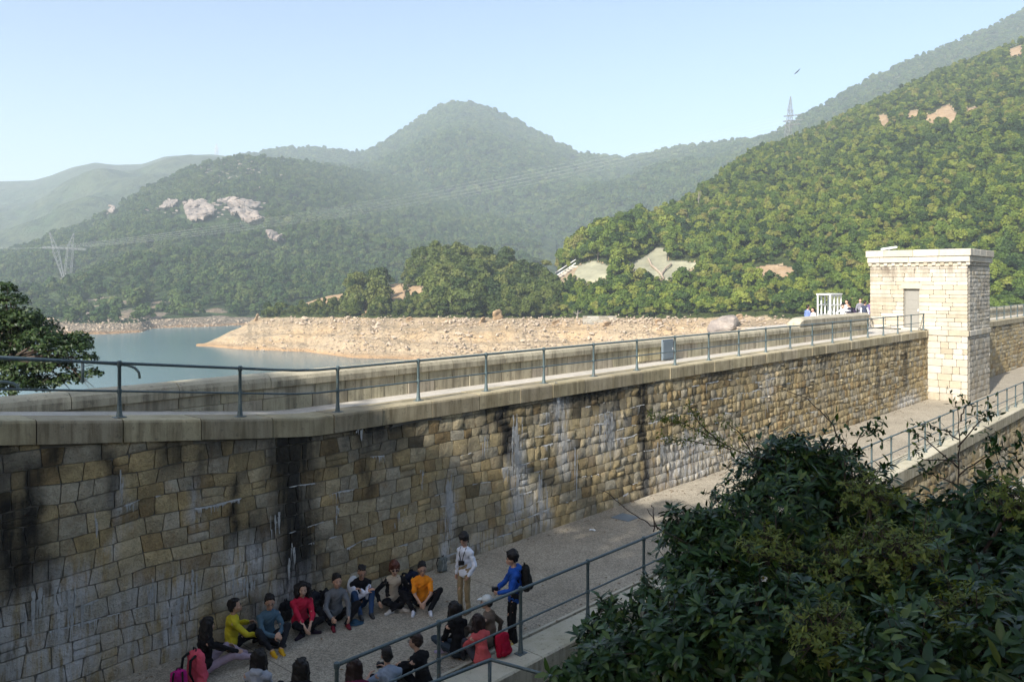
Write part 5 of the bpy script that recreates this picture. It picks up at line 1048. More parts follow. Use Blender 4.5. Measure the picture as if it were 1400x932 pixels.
    if glasses:
        mb = MB()
        for s in (-1, 1):
            ring = [hd(s*.034+.022*math.cos(2*math.pi*k/10), .100-.006*abs(math.cos(2*math.pi*k/10)), .004+.016*math.sin(2*math.pi*k/10)) for k in range(11)]; mb.tube(ring, .0028, 5); mb.tube([hd(s*.055, .095, .01), hd(s*.082, .0, .008)], .0028, 5)
            if glasses == 'sun': mb.add([tuple(q+(HM@Vector((0, .002, 0)))) for q in ring[:10]], [tuple(range(10))])
        mb.tube([hd(-.014, .102, .008), hd(.014, .102, .008)], .0028, 5); mb.obj('glasses', cm_((.01,.01,.012), 'skin'), root)
    root['joints'] = 0; del root['joints']
    return root, dict(wr=wr, C2=C2, NB=NB, HC=HC, hd=hd)
def backpack(loc, yaw, label, col, col2=(.02,.02,.02), tilt=(0, 0), s=1.0, group=None, strap=None, stripe=None):
    r = empty('backpack', loc, yaw, label, 'backpack', group); r.rotation_euler = (tilt[0], tilt[1], yaw); r.scale = (s,)*3
    b = Blob(); b.cap((-.10, 0, .10), (.10, 0, .10), .10, .10, ((0,1,0), .85)); b.cap((-.10, 0, .10), (-.08, 0, .40), .10, .085, ((0,1,0), .85)); b.cap((.10, 0, .10), (.08, 0, .40), .10, .085, ((0,1,0), .85)); b.cap((0, 0, .1), (0, 0, .42), .11, .09); skin_later('bag_body', [(b, .013)], cm_(col), r, .025, 4)
    b = Blob(); b.cap((-.07, .085, .11), (.07, .085, .11), .065, .065); b.cap((-.07, .08, .12), (-.06, .075, .26), .065, .05); b.cap((.07, .08, .12), (.06, .075, .26), .065, .05); b.cap((0, .085, .12), (0, .08, .26), .065, .05); skin_later('front_pocket', [(b, .012)], cm_(col2), r, .02, 3)
    mb = MB(); mb.tube([(-.03, -.02, .49), (-.03, -.02, .54), (.03, -.02, .54), (.03, -.02, .49)], .011, 6); mb.obj('carry_handle', cm_((.015,.015,.015)), r, True)
    for sx_ in (-1, 1): mb = MB(); mb.tube([(sx_*.08, -.06, .46), (sx_*.09, -.15, .42), (sx_*.10, -.17, .25), (sx_*.11, -.10, .08)], [.02, .022, .02, .012], 6); mb.obj('shoulder_strap', cm_(strap or (.015,.015,.015)), r, True)
    if stripe:
        for sx_ in (-1, 1): mb = MB(); mb.tube([(sx_*.07, .10, .06), (sx_*.09, .135, .16), (sx_*.06, .12, .30), (sx_*.03, .07, .44)], .009, 6); mb.obj('piping', cm_(stripe), r, True)
    return r
def G(px, py, z=GROUND): Y = (EYE-z)*F/(py-YH); return ((px-700)/F*Y, Y, z)
def face(p, q): return math.atan2(-(q[0]-p[0]), q[1]-p[1])
mid = (-2.6, 14.3)
PPL = []
def seat(px, py, to, label, **kw): p = G(px, py); PPL.append((p, person(p, face(p, to), label, **kw))); return PPL[-1]
seat(318, 890, G(420, 868), 'person in a mustard yellow top leaning back against the wall, legs stretched out', pose='side', top=(.50,.43,.03), head=(-.2, .05), hands=[(-.22,.34,.40),(.26,.42,.30)])
seat(281, 920, G(360, 895), 'person with long black hair in a black sweater and patterned leggings', pose='side', top=(.012,.011,.012), legs=(.36,.28,.33), hstyle='long', head=(.15, -.1), hands=[(-.1,.42,.34),(.2,.5,.3)], feet=[(-.1,.75,.09),(.15,.8,.09)])
seat(366, 881, (-2.4, 12.5), 'person in a slate blue pullover with bright yellow shoes sitting by the wall', pose='low', top=(.075,.135,.18), shoes=(.55,.32,.02), glasses='clear', head=(-.25, -.12), bare_ankle=True, legs=(.02,.022,.026))
seat(411, 860, (-2.0, 12.6), 'person with curly dark hair in a red top sitting cross-legged', pose='cross', top=(.52,.025,.06), hstyle='curly', sleeves='half', head=(-.25, -.05), skin=1, shoes=(.03,.02,.03))
seat(459, 848, (-1.6, 12.6), 'smiling person in a grey pullover with dark red shoes', pose='low', top=(.15,.16,.17), shoes=(.16,.02,.03), head=(.05, 0), hands=[(-.14,.44,.22),(.20,.44,.26)], feet=[(-.12,.40,.08),(.16,.38,.08)], poles=[(-.8,.2,.7),(.8,.2,.7)])
seat(491, 831, (-1.2, 12.8), 'person in a black vest with white sleeves and blue jeans hugging the knees', pose='knees', top=(.012,.012,.014), sleeve_col=(.72,.74,.82), legs=(.035,.07,.15), glasses='clear', head=(-.05, -.35), hands=[(.06,.36,.50),(-.08,.39,.47)], lean=.14)
seat(538, 828, (-1.2, 12.9), 'person with reddish hair and sunglasses in a black jacket over a beige shirt', pose='cross', top=(.45,.39,.30), jacket=(.014,.014,.016), sleeve_col=(.014,.014,.016), hair=(.09,.03,.018), hstyle='bushy', glasses='sun', head=(-.05, -.05), hands=[(-.33,.24,.22),(.33,.24,.22)], shoes=(.5,.48,.45), skin=1)
seat(577, 829, (-1.3, 12.9), 'person in an orange polo shirt with white trainers sitting with hands clasped', pose='low', top=(.78,.26,.02), sleeves='short', shoes=(.6,.62,.68), glasses='clear', head=(.1, -.1), feet=[(-.15,.38,.08),(.18,.36,.08)], poles=[(-.7,.2,.8),(.8,.2,.7)], hands=[(-.05,.42,.26),(.05,.43,.24)], skin=0)
wp = G(636, 836); PPL.append((wp, person(wp, face(wp, (-3.2, 13.9)), 'person standing in a white shirt and khaki trousers with a camera strap', pose='stand', top=(.66,.71,.80), legs=(.27,.21,.12), hstyle='bushy', glasses='clear', head=(.25, -.3), scale=.93, shoes=(.2,.15,.09), hands=[(-.20,.10,.86),(.24,.02,.80)])))
bp = G(703, 880); PPL.append((bp, person(bp, face(bp, (-3.5, 14.6)), 'person standing in a blue hooded jacket beside the railing with a backpack on', pose='stand', top=(.018,.075,.33), legs=(.012,.012,.013), hood=(.02,.09,.38), head=(.1, -.15), shoes=(.45,.34,.12), scale=1.0, hands=[(-.12,.30,1.02),(.12,.30,1.0)], hstyle='bushy')))
seat(668, 884, (-2.9, 16.2), 'person in a pale cap and taupe jacket sitting near the standing pair', pose='side', top=(.16,.125,.095), legs=(.10,.09,.07), cap=(.55,.58,.56), head=(.2, .05), hands=[(-.2,.42,.42),(.34,-.06,.1)], skin=1)
seat(627, 898, (-2.6, 17), 'person with long black hair in a black hooded sweater seen from behind, by the railing', pose='cross', top=(.010,.010,.011), hstyle='long', hood=(.011,.011,.012), legs=(.04,.055,.07), shoes=(.4,.35,.5), lean=.10)
seat(659, 912, (-2.2, 16.5), 'person with dark brown hair in a coral jacket seen from behind, by the red backpack', pose='knees', top=(.55,.10,.10), hstyle='bob', hair=(.022,.012,.01), legs=(.05,.05,.06), head=(.2, 0), scale=.93)
seat(578, 948, (-4.2, 15.2), 'person with short hair and glasses in a black jacket behind the railing', pose='knees', top=(.012,.012,.013), glasses='clear', head=(.2, -.05), hair=(.03,.018,.014))
seat(533, 972, (-3.6, 16.2), 'person in a pale grey blue tee holding a camera at the bottom edge', pose='knees', top=(.24,.29,.36), sleeves='short', head=(-.1, -.1), hands=[(-.22,.36,.46),(.06,.44,.5)])
seat(484, 990, (-3.2, 17), 'person with shoulder length brown hair in a maroon top at the bottom edge', pose='cross', top=(.12,.02,.05), hstyle='bob', hair=(.025,.013,.011))
seat(350, 975, (-3.6, 17), 'person with straight black hair over a pale grey hooded top', pose='cross', top=(.32,.34,.38), hstyle='long', hood=(.36,.38,.42))
seat(408, 990, (-2.9, 17), 'person with straight black hair and black top, only the head in the picture', pose='cross', top=(.015,.015,.018), hstyle='long')
# things they brought
def cam_thing(p, label):
    c = empty('camera', tuple(p), .5, label, 'camera'); mb = MB(); mb.box((-.06,-.025,-.04), (.06,.025,.04), None, .008); mb.obj('camera_body', cm_((.015,.015,.017), 'skin'), c); V, Fc = revolve([(.03, .02), (.034, .05), (.03, .085)], 12); mb = MB(); mb.add([(x, z, y) for x, y, z in V], [f[::-1] for f in Fc]); mb.obj('lens', cm_((.02,.02,.025), 'skin'), c); return c
def wpos(i, q): p, (r, J) = PPL[i]; m = Matrix.Translation(p)@Matrix.Rotation(r.rotation_euler.z, 4, 'Z')@Matrix.Scale(r.scale.x, 4); return m@Vector(q)
cam_thing(wpos(14, (.0, .50, .52)), 'small black camera held by the person in the pale grey blue tee')
cam_thing(wpos(8, (-.04, .17, 1.12)), 'black camera hanging from the neck of the person in the white shirt')
cam_thing(wpos(9, (0, .36, 1.04)), 'compact camera held by the person in the blue hooded jacket')
mb = MB(); J = PPL[8][1][1]; mb.tube([wpos(8, q) for q in ((-.05,.155,1.14),(-.075,.14,1.28),(-.08,.06,1.42),(0,-.08,1.45),(.08,.06,1.42),(.05,.14,1.28),(-.03,.155,1.14))], .008, 5); mb.obj('camera_strap', cm_((.02,.02,.02)), label='dark neck strap over the white shirt of the standing person', cat='strap')
rz9 = PPL[9][1][0].rotation_euler.z; p = wpos(9, (0, -.21, .98)); backpack(tuple(p), rz9+math.pi, 'black backpack worn by the person in the blue hooded jacket', (.016,.016,.015), (.022,.022,.02), s=.95)
rz12 = PPL[12][1][0].rotation_euler.z; p = G(690, 905); backpack((p[0], p[1], GROUND+.11), rz12+math.pi, 'crimson backpack behind the person in the coral jacket', (.38,.01,.035), (.30,.008,.03), s=.85, tilt=(.12, .1))
def pack(px, py, label, col, col2=(.02,.02,.02), yaw=None, **kw): p = G(px, py); return backpack(p, yaw if yaw is not None else face(p, (p[0]+1, p[1]-1)), label, col, col2, **kw)
pack(388, 848, 'black backpack leaning on the wall behind the person in red', (.014,.014,.016), s=.85, tilt=(-.2, 0))
pack(427, 836, 'dark backpack between the person in red and the person in grey', (.02,.022,.03), s=.9, tilt=(-.2, .05))
pack(441, 832, 'black backpack with white piping beside the person in grey', (.016,.016,.018), s=.85, tilt=(-.25, -.05), stripe=(.6,.62,.62))
pack(560, 812, 'navy backpack with a yellow trim behind the person in orange', (.012,.016,.035), (.015,.02,.05), s=1.1, tilt=(-.25, .1), stripe=(.45,.35,.05))
pack(604, 781, 'grey green backpack standing alone against the wall', (.13,.15,.14), (.16,.18,.17), s=.72, tilt=(-.15, 0), stripe=(.35,.37,.36))
pack(268, 935, 'coral pink backpack on the ground beside the person in patterned leggings', (.60,.09,.13), (.52,.08,.12), yaw=-.6, s=1.15)
pack(244, 948, 'magenta bag with a yellow top flap at the bottom edge', (.42,.02,.18), (.7,.5,.03), yaw=.3, s=.8)
rb = empty('racket_bag', G(481, 824), .5, 'white and grey ribbed racket cover standing against the wall', 'racket bag'); rb.rotation_euler = (-.12, .1, .5)
b = Blob(); b.ell((0, 0, .36), (.13, .035, .20)); b.cap((0, 0, 0), (0, 0, .2), .03, .06); skin_later('cover', [(b, .012)], cm_((.62,.64,.66)), rb, .006, 2)
for x in (-.05, .0, .05): mb = MB(); mb.tube([(x*.5, .03, .1), (x, .04, .3), (x*.9, .034, .45)], .006, 5); mb.obj('rib', cm_((.1,.1,.11)), rb, True)
p = G(471, 820); tb = empty('poster_tube', p, 0, 'bright blue tube standing against the wall behind the person in grey', 'tube'); tb.rotation_euler = (-.1, -.1, 0); mb = MB(); mb.tube([(0,0,0), (0,0,.78)], .032, 12); mb.obj('tube_body', cm_((.05,.32,.55)), tb, True); mb = MB(); mb.tube([(0,0,.78), (0,0,.81)], .035, 12); mb.obj('end_cap', cm_((.2,.5,.7)), tb, True)
ht = empty('sun_hat', G(484, 852), 0, 'flat dark blue hat lying on the paving between two seated people', 'hat'); b = Blob(); b.ell((0,0,.015), (.22,.15,.015)); b.ell((0,0,.04), (.10,.09,.05)); skin_later('brim', [(b, .012)], cm_((.03,.07,.11)), ht, .01, 2)
mb = MB(); q = G(810, 725); mb.add([(q[0]+.1*math.cos(a)*r_, q[1]+.1*math.sin(a)*r_, q[2]+.01+.03*(i % 2)) for i, (a, r_) in enumerate(((0,1),(.9,.7),(1.7,1.1),(2.6,.8),(3.5,1),(4.4,.6),(5.3,.9)))], [(0,1,2),(0,2,3),(0,3,4),(0,4,5),(0,5,6)]); mb.obj('paper_scrap', M['white'], label='crumpled white scrap of paper lying on the lower walkway', cat='litter')
mb = MB(); q = UV(*G(855, 707)[:2]); mb.box((q[0]-.3, q[1]-.3, GROUND), (q[0]+.3, q[1]+.3, GROUND+.012), W, .004); o = mb.obj('drain_cover', M['greybox'], label='flat dark metal drain cover set in the lower walkway', cat='drain cover')
# far figures on the bastion by the tower and on the hillside steps
def pfar(px, v, label, zf=0.0, **kw): u = u_of(px, v); p = W(u, v, zf); return person(p, kw.pop('yaw', R.uniform(0, 6)), label, coarse=True, group='people behind the parapet by the tower', **kw)
pfar(1104, 3.2, 'person in a blue shirt behind the far parapet, beside the white frame', pose='stand', top=(.16,.22,.42), yaw=-1.2, scale=.93)
pfar(1112, 2.8, 'person in pink and white behind the far parapet, beside the white frame', pose='stand', top=(.7,.55,.55), yaw=1.9, scale=.85)
pfar(1152, 2.9, 'person in a white shirt close to the white frame, back turned', pose='stand', top=(.78,.8,.84), yaw=2.9, hands=[(-.3,.3,1.35),(.3,.3,1.1)], scale=.9)
pfar(1162, 3.0, 'person in dark clothes between the white shirt and the bent figure', pose='stand', top=(.03,.03,.05), yaw=.5, scale=.93)
pfar(1171, 2.9, 'person in a dark top bending forward behind the far parapet', pose='stand', top=(.05,.04,.07), yaw=1.5, lean=.3, scale=.92)
pfar(1182, 3.1, 'person in a dark vest and white sleeves near the tower', pose='stand', top=(.05,.06,.09), sleeve_col=(.7,.72,.76), legs=(.10,.09,.07), yaw=-1.0, scale=.98)
pfar(1158, 4.2, 'person with light clothes half hidden between the white shirt and the dark figure', pose='stand', top=(.5,.48,.45), yaw=2.2, scale=1.0)
pfar(1176, 4.4, 'person in grey further back beside the bending figure', pose='stand', top=(.2,.2,.23), yaw=2.9, scale=1.02)
pfar(1189, 3.8, 'person in violet half hidden by the edge of the tower', pose='stand', top=(.12,.09,.20), yaw=-.6, scale=.97)
kb = empty('window_frame', W(u_of(1134, 3.6), 3.6, 0), math.atan2(DY, DX), 'white metal framed glass booth standing behind the far parapet', 'glass booth')
for x in (-.75, -.25, .25, .75):
    for y in (-.35, .35): mb = MB(); mb.box((x-.035, y-.035, 0), (x+.035, y+.035, 2.05), None, .006); mb.obj('upright', M['white'], kb)
for z in (.95, 1.5, 2.02):
    for y in (-.35, .35): mb = MB(); mb.box((-.78, y-.03, z-.035), (.78, y+.03, z+.035), None, .006); mb.obj('cross_bar', M['white'], kb)
mb = MB(); mb.box((-.82, -.42, 2.06), (.82, .42, 2.13), None, .01); mb.obj('roof', M['white'], kb)
for x in (-.5, .0, .5): mb = MB(); mb.box((x-.2, -.352, 1.0), (x+.2, -.345, 1.98)); mb.obj('pane', M['glass'], kb)
for k, (px, py, c) in enumerate(((744.5,386,(.75,.72,.7)),(749,386,(.7,.68,.55)),(753,386,(.72,.72,.7)),(759,384,(.5,.3,.25)))):
    p = hill.surf(px, py); person(tuple(p+np.array([0, -.5, .1])), R.uniform(0, 6), ['tiny figure in white at the foot of the hillside steps, first from the water', 'tiny figure in cream in the middle of the trio by the hillside steps', 'tiny figure in a pale top nearest the handrail of the hillside steps', 'tiny figure in reddish clothes starting up the hillside steps'][k], pose='stand', top=c, coarse=True, group='walkers on the hillside steps')
run_queue()
# ================================================================ planting near the camera
def leaves(base, dirn, nrm, L, Wd, droop, rnd, fold=.25):
    """lanceolate folded leaves, vectorised: 8 points, 6 faces each"""
    n = len(base); d = dirn/np.linalg.norm(dirn, axis=1, keepdims=True); nn = nrm-(nrm*d).sum(1, keepdims=True)*d; nn /= np.maximum(np.linalg.norm(nn, axis=1, keepdims=True), 1e-6); s = np.cross(d, nn); L = L[:,None]; Wd = Wd[:,None]; dr = droop[:,None]
    pt = lambda t: base+d*L*t-nn*L*dr*t*t
    P = [pt(0.0)]
    for t, w in ((.36, 1.0), (.72, .78)):
        c = pt(t); P += [c+s*Wd*.5*w+nn*Wd*fold*w*.5, c, c-s*Wd*.5*w+nn*Wd*fold*w*.5]
    P.append(pt(1.0)); V = np.stack(P, 1)         # n,8,3
    tri = [(0,1,2),(0,2,3),(1,4,5),(1,5,2),(2,5,6),(2,6,3),(4,7,5),(5,7,6)]
    Fc = (np.arange(n)[:,None,None]*8+np.array(tri)[None]).reshape(-1, 3); return V, Fc
def emit_leaves(root, V, mat, rnd, limit, wscore=None):
    """the leaves that show largest are leaf parts; the others one part"""
    n = len(V); rv = rnd.rand(n); c = V.mean(1); px, py = 700+F*c[:,0]/c[:,1], YH+F*(EYE-c[:,2])/c[:,1]
    N = np.cross(V[:,4]-V[:,3], V[:,6]-V[:,1]); A = np.abs((N*c).sum(1))/np.linalg.norm(c, axis=1)**3; A[(px < 5)|(px > 1395)|(py > 925)] = 0
    gx, gy = (px//14).astype(int), (py//14).astype(int); best = {}
    dist = np.linalg.norm(c-np.array([0, 0, EYE]), axis=1)
    for i in np.argsort(dist):
        k = (gx[i], gy[i])
        if A[i] > 0 and k not in best: best[k] = i
    cand = sorted(best.values(), key=lambda i: -A[i])[:limit]; part = np.zeros(n, bool); part[cand] = True
    tri = [(0,1,2),(0,2,3),(1,4,5),(1,5,2),(2,5,6),(2,6,3),(4,7,5),(5,7,6)]; ro = np.array(root.location)
    for i in cand: o_ = V[i,0]; put('leaf', mesh('leaf', V[i]-o_, np.array(tri), mat, True, {'rnd': ('FLOAT', np.full(8, rv[i]))}), root, tuple(o_-ro))
    q = ~part; Vr = V[q].reshape(-1, 3)-ro; m = int(q.sum()); Fc = (np.arange(m)[:,None,None]*8+np.array(tri)[None]).reshape(-1, 3)
    put('foliage', mesh('foliage', Vr, Fc, mat, True, {'rnd': ('FLOAT', np.repeat(rv[q], 8))}), root, kind='stuff')
def lobe(px, py, Y, r): return np.array(at(px, py, Y=Y)), r
def shrub(label, lobes, ntips, per, L, Wd, mat, seed, limit, rootpx, droop=.35, up=.6, spread=1.0):
    rnd = np.random.RandomState(seed); r0 = random.Random(seed); LB = [lobe(*l) for l in lobes]; C = np.array([c for c, r in LB]); Rr = np.array([r for c, r in LB])
    base = np.array(at(*rootpx[:2], Y=rootpx[2])); u_, v_ = UV(base[0], base[1]); base[2] = float(near_z(u_, v_))
    root = empty('shrub', tuple(base), 0, label, 'shrub'); wt = Rr**2; li = rnd.choice(len(LB), ntips, p=wt/wt.sum())
    d = rnd.normal(size=(ntips, 3)); d[:,2] = np.where(d[:,2] < -.5, -d[:,2], d[:,2]); d /= np.linalg.norm(d, axis=1, keepdims=True)
    wob = 1+.30*np.sin(3.1*d[:,0]*2+li)*np.cos(2.7*d[:,2]*2+li*2)+.22*rnd.normal(size=ntips)*.5
    T = C[li]+d*(Rr[li]*(.45+.6*rnd.rand(ntips)**.45)*wob*np.where(rnd.rand(ntips) < .10, 1.22, 1.0))[:,None]; ax = d+np.array([0, 0, up])+rnd.normal(size=(ntips, 3))*.35; ax /= np.linalg.norm(ax, axis=1, keepdims=True)
    k = np.repeat(np.arange(ntips), per); n = len(k); a = np.tile(np.arange(per), ntips)*2.4+np.repeat(rnd.rand(ntips)*6, per); e1 = np.cross(ax, rnd.normal(size=(ntips, 3))); e1 /= np.linalg.norm(e1, axis=1, keepdims=True); e2 = np.cross(ax, e1)
    rad = e1[k]*np.cos(a)[:,None]+e2[k]*np.sin(a)[:,None]; el = rnd.uniform(.1, .95, n)[:,None]
    dirn = rad*spread+ax[k]*el+rnd.normal(size=(n, 3))*.12; base_p = T[k]-ax[k]*(rnd.rand(n)*L*.5)[:,None]; nrm = ax[k]*1.0-rad*el*.6+np.array([0, 0, .3])
    Ls = L*rnd.uniform(.5, 1.3, n)*np.repeat(rnd.uniform(.7, 1.2, ntips), per); V, _ = leaves(base_p, dirn, nrm, Ls, Wd*Ls/L*rnd.uniform(.8, 1.2, n), droop*rnd.uniform(.2, 1.4, n), rnd); emit_leaves(root, V, mat, rnd, limit)
    mb = MB()
    for i in range(0, ntips, 2): c = C[li[i]]; t = Vector(T[i]); q = Vector(c).lerp(t, .45)+Vector(rnd.normal(size=3)*.05); mb.tube([q-Vector(base), t-Vector(base)], [.006, .003], 4, False)
    mb.obj('twigs', M['twig'], root, kind='stuff')
    for c, r in LB: mb = MB(); m1 = Vector(c)*.5+Vector(base)*.5+Vector((r0.uniform(-.15,.15), r0.uniform(-.15,.15), r0.uniform(0,.2))); mb.tube([Vector((0,0,-.1)), m1-Vector(base), Vector(c)-Vector(base), Vector(c)-Vector(base)+Vector((r0.uniform(-.2,.2), 0, r*.6))], [.035, .025, .016, .006], 6); mb.obj('branch', M['twig'], root, True)
    return root
shrub('dense dark rosette-leaved bush, the tallest, in front of the lower walkway', [(1078,715,9.5,.86),(995,765,9.2,.60),(1160,735,9.4,.66),(1080,640,9.6,.38),(938,735,9.3,.32),(1130,650,9.5,.34),(1085,800,9.0,.7),(945,805,9.0,.46),(1215,765,9.2,.55)], 2900, 7, .125, .040, M['leafbush'], 1, 260, (1070,900,9.2))
shrub('broad-leaved dark bush filling the bottom of the picture below the tallest one', [(930,905,7.9,.55),(1050,900,7.6,.66),(1170,905,7.4,.62),(860,925,8.1,.42),(990,850,8.1,.45),(1120,850,8.0,.45),(800,935,8.3,.3)], 1700, 7, .135, .050, M['leafbush'], 2, 260, (1000,960,7.9))
shrub('glossy bush with long leaves at the lower right corner', [(1290,775,8.2,.66),(1385,765,8.0,.62),(1230,860,7.5,.6),(1330,890,6.9,.66),(1400,880,6.6,.6),(1250,960,6.0,.5),(1380,960,5.8,.55),(1440,800,7.4,.6),(1250,735,8.4,.40),(1340,715,8.3,.36)], 2300, 7, .14, .048, M['leafbush'], 3, 280, (1320,960,7.6))
shrub('small low bush with pale stems beside the kerb, left of the bigger bushes', [(835,842,9.6,.22),(885,822,9.7,.24),(815,880,9.3,.24),(870,880,9.3,.2)], 170, 7, .12, .045, M['leafbush'], 4, 120, (850,905,9.4))
shrub('fine-leaved yellowish green shrub growing through the dark bushes', [(1165,790,7.9,.42),(1050,765,8.35,.34),(1240,775,7.5,.40),(1130,880,6.8,.32),(1385,690,7.6,.25),(1190,690,8.6,.3),(1330,850,6.4,.3)], 1500, 7, .055, .020, M['leaflight'], 5, 60, (1150,930,8.3), .2)
# sparse saplings and twigs that stand out against the dam
def sprig(label, stems, Y, L, Wd, mat, seed, dens, rootpx, r=.008, cluster=5):
    rnd = np.random.RandomState(seed); base = np.array(at(*rootpx, Y=Y)); u_, v_ = UV(base[0], base[1]); g = float(near_z(u_, v_)); root = empty('sapling', tuple(base), 0, label, 'sapling'); B = []; D = []
    off = Vector(base)
    mb = MB(); mb.tube([Vector((0, 0, g-base[2]-.1)), Vector((0, 0, (g-base[2])*.4)), Vector((0,0,0))], [r*1.5, r*1.2, r], 6); mb.obj('stem', M['twig'], root, True)
    for st, lf in stems:
        pts = [at(x, y, Y=Y+dy) for x, y, dy in st]; P = []
        for a, b in zip(pts, pts[1:]):
            for q in range(5): P.append(a.lerp(b, q/5)+Vector(rnd.normal(size=3)*.006))
        P.append(pts[-1]); mb = MB(); mb.tube([p-off for p in P], [r*(1-.75*i/len(P)) for i in range(len(P))], 5); mb.obj('branch', M['twig'], root, True)
        if lf:
            m = int(len(P)*dens*lf)
            for _ in range(m):
                t = rnd.rand()**.7*(len(P)-1); i = min(int(t), len(P)-2); p = P[i].lerp(P[i+1], t-i); ax = (P[i+1]-P[i]).normalized()
                tw = Vector(rnd.normal(size=3)).normalized(); tip = p+(ax*.5+tw*.7+Vector((0,0,.15)))*L*rnd.uniform(.4, 2.2)
                for _ in range(cluster): B.append(np.array(tip)+rnd.normal(size=3)*L*.35); D.append(np.array(ax)*.4+rnd.normal(size=3)*.8+np.array([0, 0, -.1]))
    if B:
        B = np.array(B); D = np.array(D); n = len(B); nr = rnd.normal(size=(n, 3))*.5+np.array([0, 0, 1]); V, _ = leaves(B, D, nr, L*rnd.uniform(.6, 1.3, n), Wd*rnd.uniform(.7, 1.2, n), .3*rnd.rand(n), rnd); emit_leaves(root, V, mat, rnd, 60)
    return root
sprig('leaning branch with small fine leaves reaching out over the walkway', [([(1045,627,0),(1000,613,0),(960,590,.1),(925,575,.2),(895,570,.2)], 1.6), ([(985,605,0),(955,578,-.2),(945,560,-.3)], 1.2), ([(1000,613,0),(950,603,.2),(905,600,.3)], 1.3), ([(1030,622,0),(1010,590,0),(990,575,.1)], .9)], 9.3, .045, .017, M['leaflight'], 11, 3.2, (1060,640), .009, 4)
sprig('thin bare twig curving up above the tallest bush', [([(1150,603,0),(1130,570,0),(1105,545,0),(1060,528,0)], 0)], 9.2, .1, .03, M['leafbush'], 12, 1, (1155,625), .009)
sprig('bare dark twig reaching left over the paving from the bushes', [([(905,725,0),(880,712,0),(850,690,0),(828,672,0),(815,668,0)], 0), ([(900,722,0),(885,695,0)], 0), ([(1000,770,0),(905,725,0)], 0), ([(895,728,0),(893,693,.1),(890,690,.1)], 0)], 8.9, .1, .03, M['leafbush'], 13, 1, (1005,775), .008)
sprig('dark leafy shoots sticking up behind the tallest bush', [([(1165,620,0),(1175,598,0),(1192,585,0),(1200,590,.1)], 1.0), ([(1160,622,0),(1155,600,0),(1150,592,0)], .6)], 9.6, .09, .03, M['leafbush'], 14, 1.5, (1165,640), .007, 4)
sprig('slender sapling with spreading thin branches in front of the outer wall', [([(1310,690,0),(1310,640,0),(1312,590,0),(1308,560,0),(1305,542,0)], .5), ([(1310,640,0),(1270,605,0),(1240,585,.2)], 1.0), ([(1311,610,0),(1340,575,0),(1350,565,-.1)], 1.6), ([(1311,600,0),(1285,585,.1),(1262,580,.1)], 1.2), ([(1310,650,0),(1345,625,-.1),(1380,610,-.2),(1400,600,-.2)], .7), ([(1310,662,0),(1275,648,.1),(1255,640,.1)], 1.2), ([(1310,630,0),(1262,628,0),(1250,615,0)], 1.0), ([(1312,575,0),(1320,555,0),(1330,552,0)], .5)], 8.6, .07, .026, M['leafbush'], 15, 1.2, (1310,700), .009, 3)
sprig('arching twigs with drooping leaves at the far right', [([(1395,700,0),(1375,660,0),(1362,620,0),(1350,590,0)], .7), ([(1400,640,0),(1385,620,0),(1368,610,0)], 1.3), ([(1390,720,0),(1400,690,0)], 1.2)], 8.1, .085, .03, M['leafbush'], 16, 1.5, (1392,735), .008, 3)
for k, (px, py, Y) in enumerate(((1043,789,7.9),)):
    p = at(px, py, Y=Y); fl_ = empty('flower', tuple(p), 0, 'white camellia-like blossom with a yellow centre among the dark leaves', 'flower'); mb = MB()
    for j in range(6):
        a = j*1.05; V, Fc = leaves(np.zeros((1, 3)), np.array([[math.cos(a), -.5, math.sin(a)]]), np.array([[0, -1., .2]]), np.array([.045]), np.array([.036]), np.array([-.3]), None); mb.add(V[0], [tuple(f) for f in Fc])
    mb.obj('petals', M['white'], fl_); V, Fc = revolve([(.002, 0), (.012, .004), (.01, .014), (.002, .018)], 8); mb = MB(); mb.add([(x, -z-.004, y) for x, y, z in V], Fc); mb.obj('flower_centre', cm_((.6,.4,.05)), fl_)
# the dark tree beyond the near parapet
def big_tree(name, loc, lobes, n, size, mat, label, seed, trunk, r0=.16, group=None, shape='diamond'):
    rnd = np.random.RandomState(seed); loc = np.array(loc, float); e = empty(name, tuple(loc), 0, label, 'tree', group); C = np.array([l[:3] for l in lobes])-loc; Rr = np.array([l[3] for l in lobes]); wt = Rr**2; li = rnd.choice(len(lobes), n, p=wt/wt.sum())
    d = rnd.normal(size=(n, 3)); d /= np.linalg.norm(d, axis=1, keepdims=True); d[:,2] = np.where(d[:,2] < -.3, -d[:,2]*.6, d[:,2])
    cl = np.floor(d*2.6+li[:,None]*7); hsh = _h(cl[:,0]+cl[:,2]*17, cl[:,1], 3); keep = hsh > .33; rad = Rr[li]*(.5+.5*rnd.rand(n)**.5)*(.8+.4*hsh); P = (C[li]+d*rad[:,None]*np.array([1, 1, .62]))[keep]
    Nn = d[keep]+rnd.normal(size=(keep.sum(), 3))*.6+np.array([0, 0, .6]); V, Fc = leaf_cards(P, Nn, size, rnd, .5, shape); me = mesh('crown', V, Fc, mat, False, {'rnd': ('FLOAT', np.repeat(rnd.rand(len(P)), 4))}); put('crown', me, e)
    mb = MB(); mb.tube([(0,0,-1), (.15,.05,trunk*.5), (.1,0,trunk)], [r0, r0*.8, r0*.6], 8)
    for c in C: m = Vector(c)*.5+Vector((.1, 0, trunk*.45)); mb.tube([(.1, 0, trunk*.8), m, Vector(c)], [r0*.45, r0*.3, r0*.1], 6); [mb.tube([m.lerp(Vector(c), .5), Vector(c)+Vector(rnd.normal(size=3)*.22)], [r0*.16, r0*.04], 5) for _ in range(3)]
    mb.obj('trunk', M['twig'], e, True); return e
Yt = 25.0; T = lambda px, py, r, dy=0: tuple(at(px, py, Y=Yt+dy))+(r,)
